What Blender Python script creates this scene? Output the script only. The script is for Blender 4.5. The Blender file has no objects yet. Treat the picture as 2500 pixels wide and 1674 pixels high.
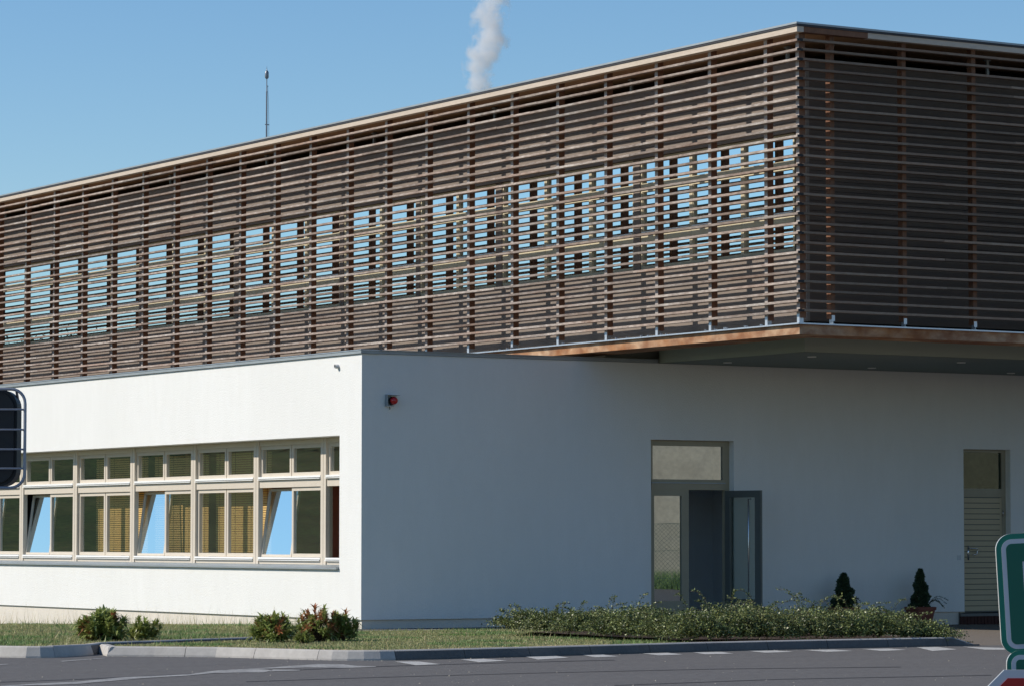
import bpy, math, random
import numpy as np
from mathutils import Vector, Matrix
from mathutils.geometry import delaunay_2d_cdt

# ------------------------------------------------------------------ camera, sky, sun, exposure
S = bpy.context.scene
CX, CY, CZ = -26.8056, -48.0824, 1.43
FPX, YAW, PITCH, ROLL = 8226.42, 1.01763, 0.05811, 0.00037
def cam_axes():
    f = Vector((math.cos(PITCH)*math.cos(YAW), math.cos(PITCH)*math.sin(YAW), math.sin(PITCH)))
    r = Vector((math.sin(YAW), -math.cos(YAW), 0)); u = r.cross(f)
    r2 = r*math.cos(ROLL)+u*math.sin(ROLL); u2 = r2.cross(f)
    return r2, u2, f
CR, CU, CF = cam_axes()
cam = bpy.data.cameras.new('camera'); camo = bpy.data.objects.new('camera', cam)
S.collection.objects.link(camo); S.camera = camo
cam.sensor_width = 36.0; cam.lens = FPX/2500*36; cam.clip_start = 0.5; cam.clip_end = 6000
camo.matrix_world = Matrix(((CR.x, CU.x, -CF.x, CX), (CR.y, CU.y, -CF.y, CY), (CR.z, CU.z, -CF.z, CZ), (0, 0, 0, 1)))

SUN_AZ, SUN_EL = math.radians(180-30), math.radians(35.1)      # azimuth measured from +X
sdir = Vector((math.cos(SUN_EL)*math.cos(SUN_AZ), math.cos(SUN_EL)*math.sin(SUN_AZ), math.sin(SUN_EL)))
w = bpy.data.worlds.new('World'); S.world = w; w.use_nodes = True
nt = w.node_tree; bg = nt.nodes['Background']
sky = nt.nodes.new('ShaderNodeTexSky'); sky.sky_type = 'NISHITA'; sky.sun_disc = False
sky.sun_elevation = SUN_EL; sky.sun_rotation = math.pi/2-SUN_AZ
sky.air_density = 1.0; sky.dust_density = 0.0; sky.ozone_density = 4.0
hs = nt.nodes.new('ShaderNodeHueSaturation'); hs.inputs['Saturation'].default_value = 1.15
nt.links.new(sky.outputs[0], hs.inputs['Color']); nt.links.new(hs.outputs[0], bg.inputs[0]); bg.inputs[1].default_value = 0.122
sun = bpy.data.lights.new('sun', 'SUN'); suno = bpy.data.objects.new('sun', sun); S.collection.objects.link(suno)
sun.energy = 4.8; sun.angle = math.radians(0.5); sun.color = (1, 0.93, 0.82)
suno.rotation_euler = sdir.to_track_quat('Z', 'Y').to_euler(); suno.location = (0, 0, 30)
S.view_settings.view_transform = 'Standard'; S.view_settings.look = 'None'
S.view_settings.exposure = 0.0; S.view_settings.gamma = 1.0; S.view_settings.use_curve_mapping = False
S.render.engine = 'CYCLES'
S.cycles.max_bounces = 8; S.cycles.volume_bounces = 5; S.cycles.transparent_max_bounces = 24

rnd = random.Random(7); nrs = np.random.RandomState(5)

def at(px, py, ax, val):
    """the point of the place, on the plane axis=val, that lies along the sight line of a photo pixel"""
    d = CF*FPX + CR*(px-1250) - CU*(py-837)
    o = Vector((CX, CY, CZ)); t = (val-o[ax])/d[ax]
    return o+d*t

# ------------------------------------------------------------------ materials
MATS = {}
def mat(name, col, rough=0.8, spec=0.3, metal=0.0, noise=None, bump=None, var=None, stretch=(1, 1, 1)):
    """procedural principled material: noise=(scale, amount[, second colour]) , bump=(scale, strength), var = large patches"""
    if name in MATS: return MATS[name]
    m = bpy.data.materials.new(name); m.use_nodes = True; n = m.node_tree.nodes; l = m.node_tree.links
    b = n['Principled BSDF']; b.inputs['Roughness'].default_value = rough
    b.inputs['Specular IOR Level'].default_value = spec; b.inputs['Metallic'].default_value = metal
    tc = n.new('ShaderNodeTexCoord'); mp = n.new('ShaderNodeMapping'); mp.inputs['Scale'].default_value = stretch
    l.new(tc.outputs['Object'], mp.inputs[0])
    out = None
    c0 = n.new('ShaderNodeRGB'); c0.outputs[0].default_value = (*col, 1); out = c0.outputs[0]
    for spec_ in ([noise] if noise else []) + (var or []):
        sc, amt, c2 = spec_
        t = n.new('ShaderNodeTexNoise'); t.inputs['Scale'].default_value = sc; t.inputs['Detail'].default_value = 5
        t.inputs['Roughness'].default_value = 0.6
        l.new(mp.outputs[0], t.inputs[0])
        mr = n.new('ShaderNodeMapRange'); mr.inputs[1].default_value = 0.35; mr.inputs[2].default_value = 0.65
        mr.inputs[3].default_value = 0; mr.inputs[4].default_value = amt
        l.new(t.outputs[0], mr.inputs[0])
        mx = n.new('ShaderNodeMix'); mx.data_type = 'RGBA'; l.new(mr.outputs[0], mx.inputs[0])
        l.new(out, mx.inputs[6]); mx.inputs[7].default_value = (*c2, 1); out = mx.outputs[2]
    l.new(out, b.inputs['Base Color'])
    if bump:
        t = n.new('ShaderNodeTexNoise'); t.inputs['Scale'].default_value = bump[0]; t.inputs['Detail'].default_value = 4
        l.new(mp.outputs[0], t.inputs[0]); bp = n.new('ShaderNodeBump'); bp.inputs['Strength'].default_value = bump[1]
        bp.inputs['Distance'].default_value = 0.02
        l.new(t.outputs[0], bp.inputs['Height']); l.new(bp.outputs[0], b.inputs['Normal'])
    MATS[name] = m; return m

def hsv_var(m, amount):
    """vary a material per mesh island"""
    n = m.node_tree.nodes; l = m.node_tree.links; b = n['Principled BSDF']
    src = b.inputs['Base Color'].links[0].from_socket
    g = n.new('ShaderNodeNewGeometry'); mr = n.new('ShaderNodeMapRange')
    mr.inputs[3].default_value = 1-amount; mr.inputs[4].default_value = 1+amount
    l.new(g.outputs['Random Per Island'], mr.inputs[0])
    h = n.new('ShaderNodeHueSaturation'); l.new(mr.outputs[0], h.inputs['Value']); l.new(src, h.inputs['Color'])
    l.new(h.outputs[0], b.inputs['Base Color'])
    return m

def glass(name, tint, refl, rough=0.0, wav=0.0, gcol=(0.84, 0.95, 1)):
    m = bpy.data.materials.new(name); m.use_nodes = True; n = m.node_tree.nodes; l = m.node_tree.links
    n.remove(n['Principled BSDF']); o = n['Material Output']
    tr = n.new('ShaderNodeBsdfTransparent'); tr.inputs[0].default_value = (*tint, 1)
    gl = n.new('ShaderNodeBsdfGlossy'); gl.inputs['Roughness'].default_value = rough; gl.inputs[0].default_value = (*gcol, 1)
    lw = n.new('ShaderNodeLayerWeight'); lw.inputs[0].default_value = 0.35
    mr = n.new('ShaderNodeMapRange'); mr.inputs[3].default_value = refl; mr.inputs[4].default_value = min(1, refl+0.5)
    l.new(lw.outputs['Fresnel'], mr.inputs[0])
    mx = n.new('ShaderNodeMixShader'); l.new(mr.outputs[0], mx.inputs[0]); l.new(tr.outputs[0], mx.inputs[1]); l.new(gl.outputs[0], mx.inputs[2])
    if wav:
        tc = n.new('ShaderNodeTexCoord'); t = n.new('ShaderNodeTexNoise'); t.inputs['Scale'].default_value = 1.2
        l.new(tc.outputs['Object'], t.inputs[0]); bp = n.new('ShaderNodeBump'); bp.inputs['Strength'].default_value = wav; bp.inputs['Distance'].default_value = 0.01
        l.new(t.outputs[0], bp.inputs['Height']); l.new(bp.outputs[0], gl.inputs['Normal'])
    l.new(mx.outputs[0], o.inputs[0]); return m

M_white = mat('white_render', (0.80, 0.795, 0.775), 0.9, 0.15, noise=(0.5, 0.8, (0.75, 0.745, 0.72)), var=[(60, 0.3, (0.73, 0.73, 0.715)), (4.5, 0.35, (0.72, 0.715, 0.69))], bump=(110, 0.5), stretch=(1, 1, .3))
M_plinth = mat('cream_render', (0.68, 0.63, 0.56), 0.9, 0.15, noise=(1.5, 0.5, (0.6, 0.56, 0.5)), bump=(90, 0.3))
M_zinc = mat('zinc_flashing', (0.34, 0.37, 0.38), 0.5, 0.4, 0.35, noise=(3, 0.5, (0.25, 0.27, 0.29)))
M_zinc_dark = mat('dark_roof_edge', (0.05, 0.048, 0.055), 0.6, 0.3, noise=(4, 0.5, (0.03, 0.03, 0.035)))
M_steel = mat('galvanised_steel', (0.55, 0.58, 0.62), 0.4, 0.5, 0.6, noise=(30, 0.5, (0.4, 0.43, 0.47)))
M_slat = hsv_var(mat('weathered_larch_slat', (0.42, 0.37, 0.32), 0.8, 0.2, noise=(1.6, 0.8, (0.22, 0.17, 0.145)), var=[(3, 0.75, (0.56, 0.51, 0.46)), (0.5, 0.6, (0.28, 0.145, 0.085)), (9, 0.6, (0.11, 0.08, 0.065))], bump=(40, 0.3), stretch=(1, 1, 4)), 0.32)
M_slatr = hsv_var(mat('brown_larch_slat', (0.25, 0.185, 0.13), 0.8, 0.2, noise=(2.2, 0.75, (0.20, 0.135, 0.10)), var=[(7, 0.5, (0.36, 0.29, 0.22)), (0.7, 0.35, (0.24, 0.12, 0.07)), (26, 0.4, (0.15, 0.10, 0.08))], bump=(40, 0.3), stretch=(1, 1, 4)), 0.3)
M_post = mat('brown_stained_post', (0.21, 0.10, 0.06), 0.75, 0.2, noise=(3, 0.6, (0.14, 0.065, 0.04)), var=[(14, 0.3, (0.28, 0.16, 0.10))], bump=(40, 0.3), stretch=(3, 3, 0.6))
M_postf = mat('weathered_post_face', (0.40, 0.36, 0.335), 0.8, 0.2, noise=(3, 0.6, (0.30, 0.255, 0.23)), bump=(40, 0.3), stretch=(3, 3, 0.6))
M_cap = mat('black_end_cap', (0.018, 0.017, 0.018), 0.6, 0.3)
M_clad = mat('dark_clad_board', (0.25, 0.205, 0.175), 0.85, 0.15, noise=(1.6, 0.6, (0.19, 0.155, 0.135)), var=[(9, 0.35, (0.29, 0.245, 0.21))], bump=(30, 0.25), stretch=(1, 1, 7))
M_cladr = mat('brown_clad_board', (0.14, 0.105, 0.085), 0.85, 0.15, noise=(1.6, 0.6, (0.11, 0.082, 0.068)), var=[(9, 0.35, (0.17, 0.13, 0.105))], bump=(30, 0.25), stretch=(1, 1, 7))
M_fascia = mat('pale_larch_fascia', (0.56, 0.465, 0.375), 0.8, 0.2, noise=(1.3, 0.6, (0.63, 0.54, 0.45)), var=[(6, 0.4, (0.44, 0.36, 0.28))], bump=(30, 0.2), stretch=(1, 1, 5))
M_ply = mat('plywood_soffit', (0.50, 0.30, 0.17), 0.8, 0.2, noise=(2, 0.5, (0.40, 0.23, 0.12)))
M_edge = mat('orange_larch_edge', (0.46, 0.20, 0.07), 0.75, 0.25, noise=(.9, 1.0, (0.24, 0.085, 0.03)), var=[(1.4, 1.0, (0.58, 0.41, 0.27)), (3.1, 0.75, (0.19, 0.07, 0.03))], stretch=(1, 1, 1.5))
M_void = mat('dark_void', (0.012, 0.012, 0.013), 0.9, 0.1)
M_soffit = mat('grey_green_soffit', (0.23, 0.26, 0.24), 0.85, 0.2, noise=(0.6, 0.5, (0.20, 0.23, 0.22)))
M_olive = mat('olive_recess', (0.50, 0.47, 0.36), 0.85, 0.2, noise=(2, 0.5, (0.42, 0.40, 0.31)))
M_frame = mat('cream_window_frame', (0.60, 0.53, 0.44), 0.55, 0.35, noise=(5, 0.5, (0.55, 0.485, 0.40)))
M_frame_up = mat('yellow_cream_frame', (0.60, 0.52, 0.36), 0.55, 0.35, noise=(4, 0.5, (0.52, 0.45, 0.31)))
M_bead = mat('white_drip_rail', (0.82, 0.82, 0.80), 0.4, 0.4, noise=(8, 0.3, (0.72, 0.72, 0.70)))
M_dframe = mat('olive_door_frame', (0.36, 0.32, 0.23), 0.5, 0.35, noise=(5, 0.4, (0.31, 0.275, 0.20)))
M_dpanel = mat('tan_door_panel', (0.50, 0.42, 0.28), 0.6, 0.3, noise=(4, 0.5, (0.45, 0.375, 0.25)), stretch=(1, 1, 5))
M_dleaf = mat('grey_door_leaf', (0.11, 0.12, 0.11), 0.45, 0.4, noise=(5, 0.4, (0.09, 0.10, 0.095)))
M_brick = mat('dark_red_brick', (0.07, 0.03, 0.025), 0.85, 0.2, noise=(20, 0.5, (0.045, 0.022, 0.02)))
M_mortar = mat('grey_mortar', (0.20, 0.19, 0.175), 0.9, 0.1, noise=(40, 0.4, (0.15, 0.145, 0.135)))
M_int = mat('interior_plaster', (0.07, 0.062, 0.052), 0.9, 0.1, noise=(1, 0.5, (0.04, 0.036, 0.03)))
M_intblue = mat('blue_grey_lobby_wall', (0.84, 0.87, 0.90), 0.8, 0.2, noise=(1.2, 0.5, (0.78, 0.81, 0.85)))
M_red = mat('red_brown_partition', (0.60, 0.22, 0.15), 0.8, 0.2, noise=(30, 0.5, (0.54, 0.19, 0.13)))
M_floor = mat('pale_interior_floor', (0.45, 0.40, 0.33), 0.7, 0.3, noise=(3, 0.4, (0.38, 0.34, 0.28)))
M_blind = mat('bamboo_blind', (0.88, 0.58, 0.24), 0.7, 0.2, noise=(6, 0.6, (0.72, 0.44, 0.16)), stretch=(1, 1, 12))
M_chrome = mat('brushed_steel', (0.65, 0.66, 0.68), 0.25, 0.5, 0.9, noise=(20, 0.3, (0.5, 0.51, 0.53)))
M_switch = mat('white_plastic', (0.6, 0.61, 0.62), 0.4, 0.4, noise=(10, 0.2, (0.55, 0.56, 0.57)))
G_up = glass('upper_window_glass', (0.03, 0.035, 0.04), 0.20)
G_low = glass('lower_window_glass', (0.86, 0.88, 0.84), 0.07, wav=0.03)
G_tilt = glass('tilted_window_glass', (0.6, 0.65, 0.68), 0.30)
G_door = glass('door_glass', (0.25, 0.27, 0.26), 0.40, wav=0.04)
G_leaf2 = glass('green_transom_glass', (0.25, 0.36, 0.31), 0.10, gcol=(0.5, 0.62, 0.55))
G_leaf = glass('leaf_glass', (0.60, 0.66, 0.62), 0.14)

# ------------------------------------------------------------------ mesh helpers
class MB:
    def __init__(s): s.v = []; s.f = []; s.m = []; s.mats = []
    def mi(s, m):
        if m not in s.mats: s.mats.append(m)
        return s.mats.index(m)
    def quad(s, pts, m):
        k = len(s.v); s.v += [tuple(p) for p in pts]; s.f.append(tuple(range(k, k+len(pts)))); s.m.append(s.mi(m))
    def box(s, x0, x1, y0, y1, z0, z1, m, T=None):
        k = len(s.v); c = [(x, y, z) for x in (x0, x1) for y in (y0, y1) for z in (z0, z1)]
        if T is not None: c = [tuple(T @ Vector(p)) for p in c]
        s.v += c; i = s.mi(m)
        for f in ((0, 1, 3, 2), (4, 6, 7, 5), (0, 4, 5, 1), (2, 3, 7, 6), (0, 2, 6, 4), (1, 5, 7, 3)):
            s.f.append(tuple(k+a for a in f)); s.m.append(i)
    def tube(s, pts, r, m, n=8, cap=True):
        pts = [Vector(p) for p in pts]; rs = r if isinstance(r, (list, tuple)) else [r]*len(pts)
        k = len(s.v); i = s.mi(m); prev = None
        for j, p in enumerate(pts):
            d = (pts[min(j+1, len(pts)-1)]-pts[max(j-1, 0)]).normalized()
            a = prev if prev is not None else (Vector((0, 0, 1)) if abs(d.z) < 0.9 else Vector((1, 0, 0)))
            u = d.cross(a).cross(d).normalized() if prev is not None else d.cross(a).normalized()
            prev = u; q = d.cross(u)
            for t in range(n):
                an = 2*math.pi*t/n; s.v.append(tuple(p+(u*math.cos(an)+q*math.sin(an))*rs[j]))
        for j in range(len(pts)-1):
            for t in range(n):
                s.f.append((k+j*n+t, k+j*n+(t+1) % n, k+(j+1)*n+(t+1) % n, k+(j+1)*n+t)); s.m.append(i)
        if cap:
            s.f.append(tuple(k+t for t in reversed(range(n)))); s.m.append(i)
            e = k+(len(pts)-1)*n; s.f.append(tuple(e+t for t in range(n))); s.m.append(i)
    def lathe(s, prof, c, m, n=20, axis=(0, 0, 1)):
        q = Vector((0, 0, 1)).rotation_difference(Vector(axis)); k = len(s.v); i = s.mi(m)
        for r, h in prof:
            for t in range(n):
                a = 2*math.pi*t/n; s.v.append(tuple(Vector(c)+q @ Vector((r*math.cos(a), r*math.sin(a), h))))
        for j in range(len(prof)-1):
            for t in range(n):
                s.f.append((k+j*n+t, k+j*n+(t+1) % n, k+(j+1)*n+(t+1) % n, k+(j+1)*n+t)); s.m.append(i)
    def prism(s, poly, T, d, m, me=None):
        """poly in local xy, extruded from z=0 to z=d, through matrix T"""
        n = len(poly); k = len(s.v); i = s.mi(m); ie = s.mi(me or m)
        for z in (0, d):
            for x, y in poly: s.v.append(tuple(T @ Vector((x, y, z))))
        s.f.append(tuple(k+t for t in reversed(range(n)))); s.m.append(i)
        s.f.append(tuple(k+n+t for t in range(n))); s.m.append(i)
        for t in range(n):
            s.f.append((k+t, k+(t+1) % n, k+n+(t+1) % n, k+n+t)); s.m.append(ie)
    def build(s, name, parent=None, smooth=False, loc=None):
        me = bpy.data.meshes.new(name); me.from_pydata(s.v, [], s.f); me.update()
        for m in s.mats: me.materials.append(m)
        me.polygons.foreach_set('material_index', s.m)
        if smooth: me.polygons.foreach_set('use_smooth', [True]*len(s.f))
        o = bpy.data.objects.new(name, me); S.collection.objects.link(o)
        if parent is not None: o.parent = parent
        if loc is not None: o.location = loc
        return o

def fast_mesh(name, verts, nface, size, mats, midx=None, parent=None, smooth=False):
    """verts: (nface*size,3) array, faces are consecutive runs of `size` vertices"""
    me = bpy.data.meshes.new(name); verts = np.asarray(verts, dtype=np.float32).reshape(-1, 3); nv = len(verts)
    me.vertices.add(nv); me.vertices.foreach_set('co', verts.ravel())
    me.loops.add(nv); me.loops.foreach_set('vertex_index', np.arange(nv, dtype=np.int32))
    me.polygons.add(nface); me.polygons.foreach_set('loop_start', np.arange(0, nv, size, dtype=np.int32))
    me.polygons.foreach_set('loop_total', np.full(nface, size, dtype=np.int32))
    for m in mats: me.materials.append(m)
    if midx is not None: me.polygons.foreach_set('material_index', np.asarray(midx, dtype=np.int32))
    me.update(calc_edges=True)
    o = bpy.data.objects.new(name, me); S.collection.objects.link(o)
    if parent is not None: o.parent = parent
    return o

def empty(name, loc=(0, 0, 0)):
    o = bpy.data.objects.new(name, None); S.collection.objects.link(o); o.location = loc
    o.empty_display_size = 0.2; return o
def tag(o, label=None, cat=None, group=None, kind=None):
    if label: o['label'] = label
    if cat: o['category'] = cat
    if group: o['group'] = group
    if kind: o['kind'] = kind
    return o

# ------------------------------------------------------------------ dimensions
UX, UY = 4.164, -6.331           # outer corner of the timber storey
HW, HF = 4.459, 4.526            # top of the white wall / of its flashing
ZR, ZF, ZM, ZS = 9.414, 9.264, 4.759, 4.584
W = UX+0.665                      # plane of the inner wall, left side
V = UY+0.665                      # plane of the inner wall, right side
YE, XE = 46.0, 34.0              # far ends of the building
ZP = 0.121                       # lower edge of the white render
bld = empty('office_building', (0, 0, 0))
tag(bld, 'long two-storey office building with slatted timber upper floor over white rendered ground floor', 'building')
def part(mb, name, parent=None, smooth=False): return mb.build(name, parent or bld, smooth)

# ---- white ground floor
OY0, OY1, OZ0, OZ1 = 0.745, 22.0, 0.95, 3.142      # ribbon opening
D1 = (5.694, 7.442, 0.085, 3.147); D2 = (12.582, 13.689, 0.09, 3.082)
m = MB()
m.box(0, .36, 0, OY0, ZP, HW, M_white); m.box(0, .36, OY0, OY1, ZP, OZ0, M_white)
m.box(0, .36, OY0, OY1, OZ1, HW, M_white); m.box(0, .36, OY1, YE, ZP, HW, M_white)
xs = [.36, D1[0], D1[1], D2[0], D2[1], XE]
m.box(xs[0], xs[1], 0, .3, ZP, HW, M_white); m.box(xs[2], xs[3], 0, .3, ZP, HW, M_white); m.box(xs[4], xs[5], 0, .3, ZP, HW, M_white)
m.box(D1[0], D1[1], 0, .3, D1[3], HW, M_white); m.box(D2[0], D2[1], 0, .3, D2[3], HW, M_white)
part(m, 'white_wall')
m = MB()
m.box(.04, .33, .05, YE, -.9, ZP, M_plinth); m.box(.33, D1[0], .05, .3, -.9, ZP, M_plinth)
m.box(D1[1], D2[0]-.1, .05, .3, -.9, ZP, M_plinth); m.box(D2[1]+.1, XE, .03, .3, -.9, ZP, M_plinth)
m.box(D1[0], D1[1], .03, .3, -.9, D1[2], M_plinth)
part(m, 'plinth')
m = MB()   # flashing of the white roof edge
m.box(-.035, .30, -.035, YE, HW+.004, HF-.012, M_zinc); m.box(-.045, .30, -.045, YE, HF-.012, HF, M_steel)
m.box(.30, 5.84, -.02, .30, HW+.004, HF-.012, M_zinc); m.box(.30, 5.84, -.04, .30, HF-.012, HF, M_zinc)
part(m, 'roof_flashing')
m = MB(); m.box(.31, 30, .31, YE, HW-.1, HW-.04, M_zinc_dark)
part(m, 'flat_roof')
m = MB()   # interior of the ground floor
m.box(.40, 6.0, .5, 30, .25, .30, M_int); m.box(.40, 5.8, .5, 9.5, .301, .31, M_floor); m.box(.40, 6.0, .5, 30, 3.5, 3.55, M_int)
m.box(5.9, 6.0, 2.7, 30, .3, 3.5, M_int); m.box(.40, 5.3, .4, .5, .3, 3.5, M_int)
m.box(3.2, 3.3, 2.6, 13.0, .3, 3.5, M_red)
part(m, 'interior_wall')

# ---- ribbon window, bay by bay
I = .37
mull = [1.95, 4.41, 6.88, 9.44, 12.03, 14.61, 17.15, 19.6, 22.0]
def pane(y0, y1, z0, z1, x, parent, G, tilt=0.0, fr=.055, name='pane'):
    pass
m = MB()
m.quad([(-.055, OY0+.01, .962), (-.055, OY1, .962), (I+.02, OY1, 1.01), (I+.02, OY0+.01, 1.01)][::-1], M_zinc)
m.quad([(-.055, OY0+.01, .962), (-.055, OY0+.01, .935), (-.055, OY1, .935), (-.055, OY1, .962)], M_zinc)
m.quad([(-.055, OY0+.01, .935), (-.001, OY0+.01, .935), (-.001, OY1, .935), (-.055, OY1, .935)], M_zinc)
m.quad([(-.055, OY0+.01, .935), (-.055, OY0+.01, .975), (I, OY0+.01, 1.02), (I, OY0+.01, .96)], M_zinc)
part(m, 'window_sill')
def sash(y0, y1, z0, z1, x, parent, G, tilt=0.0, side=.06, dep=.06):
    """a sash frame with its pane; tilted ones lean inwards at the top"""
    T = Matrix.Translation((x, 0, z0)) @ Matrix.Rotation(tilt, 4, 'Y')
    h = z1-z0; a = MB()
    a.box(0, dep, y0, y1, 0, side, M_frame, T); a.box(0, dep, y0, y1, h-side, h, M_frame, T)
    a.box(0, dep, y0, y0+side, side, h-side, M_frame, T); a.box(0, dep, y1-side, y1, side, h-side, M_frame, T)
    o = a.build('sash', parent)
    b = MB(); b.quad([T @ Vector(p) for p in ((dep*.5, y0+side-.005, side-.005), (dep*.5, y1-side+.005, side-.005), (dep*.5, y1-side+.005, h-side+.005), (dep*.5, y0+side-.005, h-side+.005))], G)
    b.build('pane', parent)
    return o
starts = [OY0]+mull[:-1]; ends = mull
tilted = {(1, 1): 1, (3, 1): 1, (5, 1): 1, (6, 1): 1}      # (bay, half): half 1 is the far (left) half
for b, (ya, yb) in enumerate(zip(starts, ends)):
    m = MB(); y0, y1 = ya+(.09 if b else 0), yb-.09
    m.box(I-.02, I+.07, yb-.09, yb-.004, 1.0, OZ1+.01, M_frame); m.box(I-.022, I+.07, yb+.004, yb+.09, 1.0, OZ1+.01, M_frame)
    m.box(I-.012, I+.07, yb-.004, yb+.004, 1.0, OZ1, M_zinc_dark)
    m.box(I, I+.09, y0, y1, 3.05, OZ1+.01, M_frame)                 # head
    m.box(I, I+.09, y0, y1, 2.325, 2.455, M_frame)                 # transom
    m.box(I, I+.09, y0, y1, 1.0, 1.065, M_frame)
    for z in (2.455, 1.065):                                       # white drip rails
        m.box(I-.045, I+.05, y0+.003, y1-.003, z+.002, z+.014, M_bead); m.box(I-.03, I+.05, y0+.003, y1-.003, z+.026, z+.058, M_bead)
        m.box(I-.005, I+.05, y0+.003, y1-.003, z+.014, z+.026, M_zinc_dark)
    m.box(I, I+.09, yb-.05, yb+.05, 3.05, OZ1+.01, M_frame) if False else None
    win = m.build('window', bld)
    half = (y0+y1)/2
    segs = [(y0, half-.012), (half+.012, y1)] if b else [(y0, y1)]
    for h, (s0, s1) in enumerate(segs):
        hh = h if b else 1
        sash(s0, s1, 2.515, 3.048, I+.03, win, G_low)
        if b == 0: continue
        if (b, hh) in tilted: sash(s0, s1, 1.128, 2.32, I+.03, win, G_tilt, tilt=math.radians(7.6), side=.042, dep=.04)
        else: sash(s0, s1, 1.128, 2.32, I+.03, win, G_low)
# the rightmost casement stands open
m = MB(); m.box(I+.05, I+.10, 1.835, 1.855, 1.13, 2.32, M_dframe); part(m, 'sash')

def blind(y0, y1, label):
    a = MB(); n = 46; z0, z1 = 1.08, 2.98
    for k in range(n):
        za = z0+(z1-z0)*k/n
        a.box(.70, .708, y0, y1, za, za+(z1-z0)/n*0.72, M_blind)
    for y in np.linspace(y0+.15, y1-.15, 4): a.box(.697, .699, y-.004, y+.004, z0, z1+.05, M_int)
    a.box(.69, .72, y0, y1, z1+.03, z1+.07, M_blind)
    o = a.build('window_blind'); tag(o, label, 'blind', 'bamboo blinds behind the ribbon window')
blind(4.5, 6.65, 'bamboo blind behind the second pair of ribbon window panes from the building corner')
blind(6.95, 9.2, 'bamboo blind behind the ribbon window pair with one tilted sash, between the other two blinds')
blind(9.5, 11.8, 'bamboo blind in the fourth window pair, farthest left of the three blinds')

# ---- door 1 with its open leaf
FY = .14
m = MB(); x0, x1, z0, z1 = D1
m.box(x0, x0+.10, FY, FY+.08, z0, z1, M_dframe); m.box(x1-.10, x1, FY, FY+.08, z0, z1, M_dframe)
m.box(x0+.10, x1-.10, FY, FY+.08, 3.05, z1, M_dframe); m.box(x0+.10, x1-.10, FY-.01, FY+.08, 2.29, 2.47, M_dframe)
m.box(x0+.10, x1-.10, FY-.03, FY+.02, 2.40, 2.42, M_zinc); m.box(6.50, 6.58, FY+.002, FY+.08, z0, 2.29, M_dframe)
m.box(x0+.10, 6.50, FY, FY+.06, z0, .37, M_dframe); m.box(x0+.10, 6.50, FY, FY+.06, 2.185, 2.29, M_dframe)
m.box(6.43, 6.50, FY+.001, FY+.06, .37, 2.185, M_dframe); m.box(x0+.10, x0+.16, FY+.001, FY+.06, .37, 2.185, M_dframe)
m.box(x0+.10, x0+.13, FY+.001, FY+.06, 2.47, 3.05, M_dframe); m.box(x1-.14, x1-.10, FY+.001, FY+.06, 2.47, 3.05, M_dframe)
door = m.build('entrance_door', bld)
m = MB(); m.quad([(x0+.13, FY+.03, 2.47), (x1-.14, FY+.03, 2.47), (x1-.14, FY+.03, 3.05), (x0+.13, FY+.03, 3.05)], G_door); m.build('pane', door)
m = MB(); m.quad([(x0+.16, FY+.03, .37), (6.43, FY+.03, .37), (6.43, FY+.03, 2.185), (x0+.16, FY+.03, 2.185)], G_door); m.build('pane', door)
T = Matrix.Translation((7.36, FY-.02, 0)) @ Matrix.Rotation(-math.radians(80), 4, 'Z')
m = MB(); LW = .84
m.box(0, LW, -.03, .03, .13, .40, M_dleaf, T); m.box(0, LW, -.03, .03, 2.16, 2.28, M_dleaf, T)
m.box(0, .11, -.03, .03, .40, 2.16, M_dleaf, T); m.box(LW-.12, LW, -.03, .03, .40, 2.16, M_dleaf, T)
m.box(LW, LW+.012, -.022, .022, .13, 2.28, M_dleaf, T)
leaf = m.build('door_leaf', door)
m = MB(); m.quad([T @ Vector(p) for p in ((.11, 0, .40), (LW-.12, 0, .40), (LW-.12, 0, 2.16), (.11, 0, 2.16))], G_leaf); m.build('pane', door)
m = MB(); m.tube([T @ Vector(p) for p in ((LW-.21, -.03, .45), (LW-.21, -.09, .45), (LW-.21, -.09, 2.13), (LW-.21, -.03, 2.13))], .014, M_chrome); m.build('handle', door, True)
m = MB()   # lobby behind
m.box(5.6, 8.6, 2.3, 2.4, .08, 3.3, M_intblue); m.box(5.42, 5.5, .31, 2.3, .08, 3.3, M_intblue); m.box(8.6, 8.7, .31, 2.3, .08, 3.3, M_intblue)
m.box(5.5, 8.6, .31, 2.3, 3.3, 3.4, M_intblue); m.box(5.5, 8.6, .31, 2.3, .02, .08, M_olive)
part(m, 'interior_wall')
for hx in (7.58, 7.88):
    a = MB(); a.box(hx-.03, hx+.03, 2.28, 2.3, 1.24, 1.32, M_switch); a.tube([(hx, 2.28, 1.28), (hx, 2.22, 1.26), (hx, 2.20, 1.30)], .012, M_switch)
    a.build('coat_hook', bld)

# ---- door 2
x0, x1, z0, z1 = D2; m = MB()
m.box(x0, x0+.07, FY, FY+.08, z0, z1, M_dframe); m.box(x1-.09, x1, FY, FY+.08, z0, z1, M_dframe)
m.box(x0+.07, x1-.09, FY, FY+.08, 3.03, z1, M_dframe); m.box(x0+.07, x1-.09, FY, FY+.08, 2.21, 2.365, M_dframe)
dr = m.build('service_door', bld)
m = MB(); m.quad([(x0+.07, FY+.03, 2.365), (x1-.09, FY+.03, 2.365), (x1-.09, FY+.03, 3.03), (x0+.07, FY+.03, 3.03)], G_leaf2); m.build('pane', dr)
m = MB(); nb = 21; zz = np.linspace(.12, 2.20, nb+1)
m.box(x0+.065, x1-.085, FY+.030, FY+.05, .10, 2.213, M_dleaf)
for k in range(nb):
    m.box(x0+.075+.05, x1-.13, FY+.006, FY+.030, zz[k]+.007, zz[k+1]-.007, M_dpanel)
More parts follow.
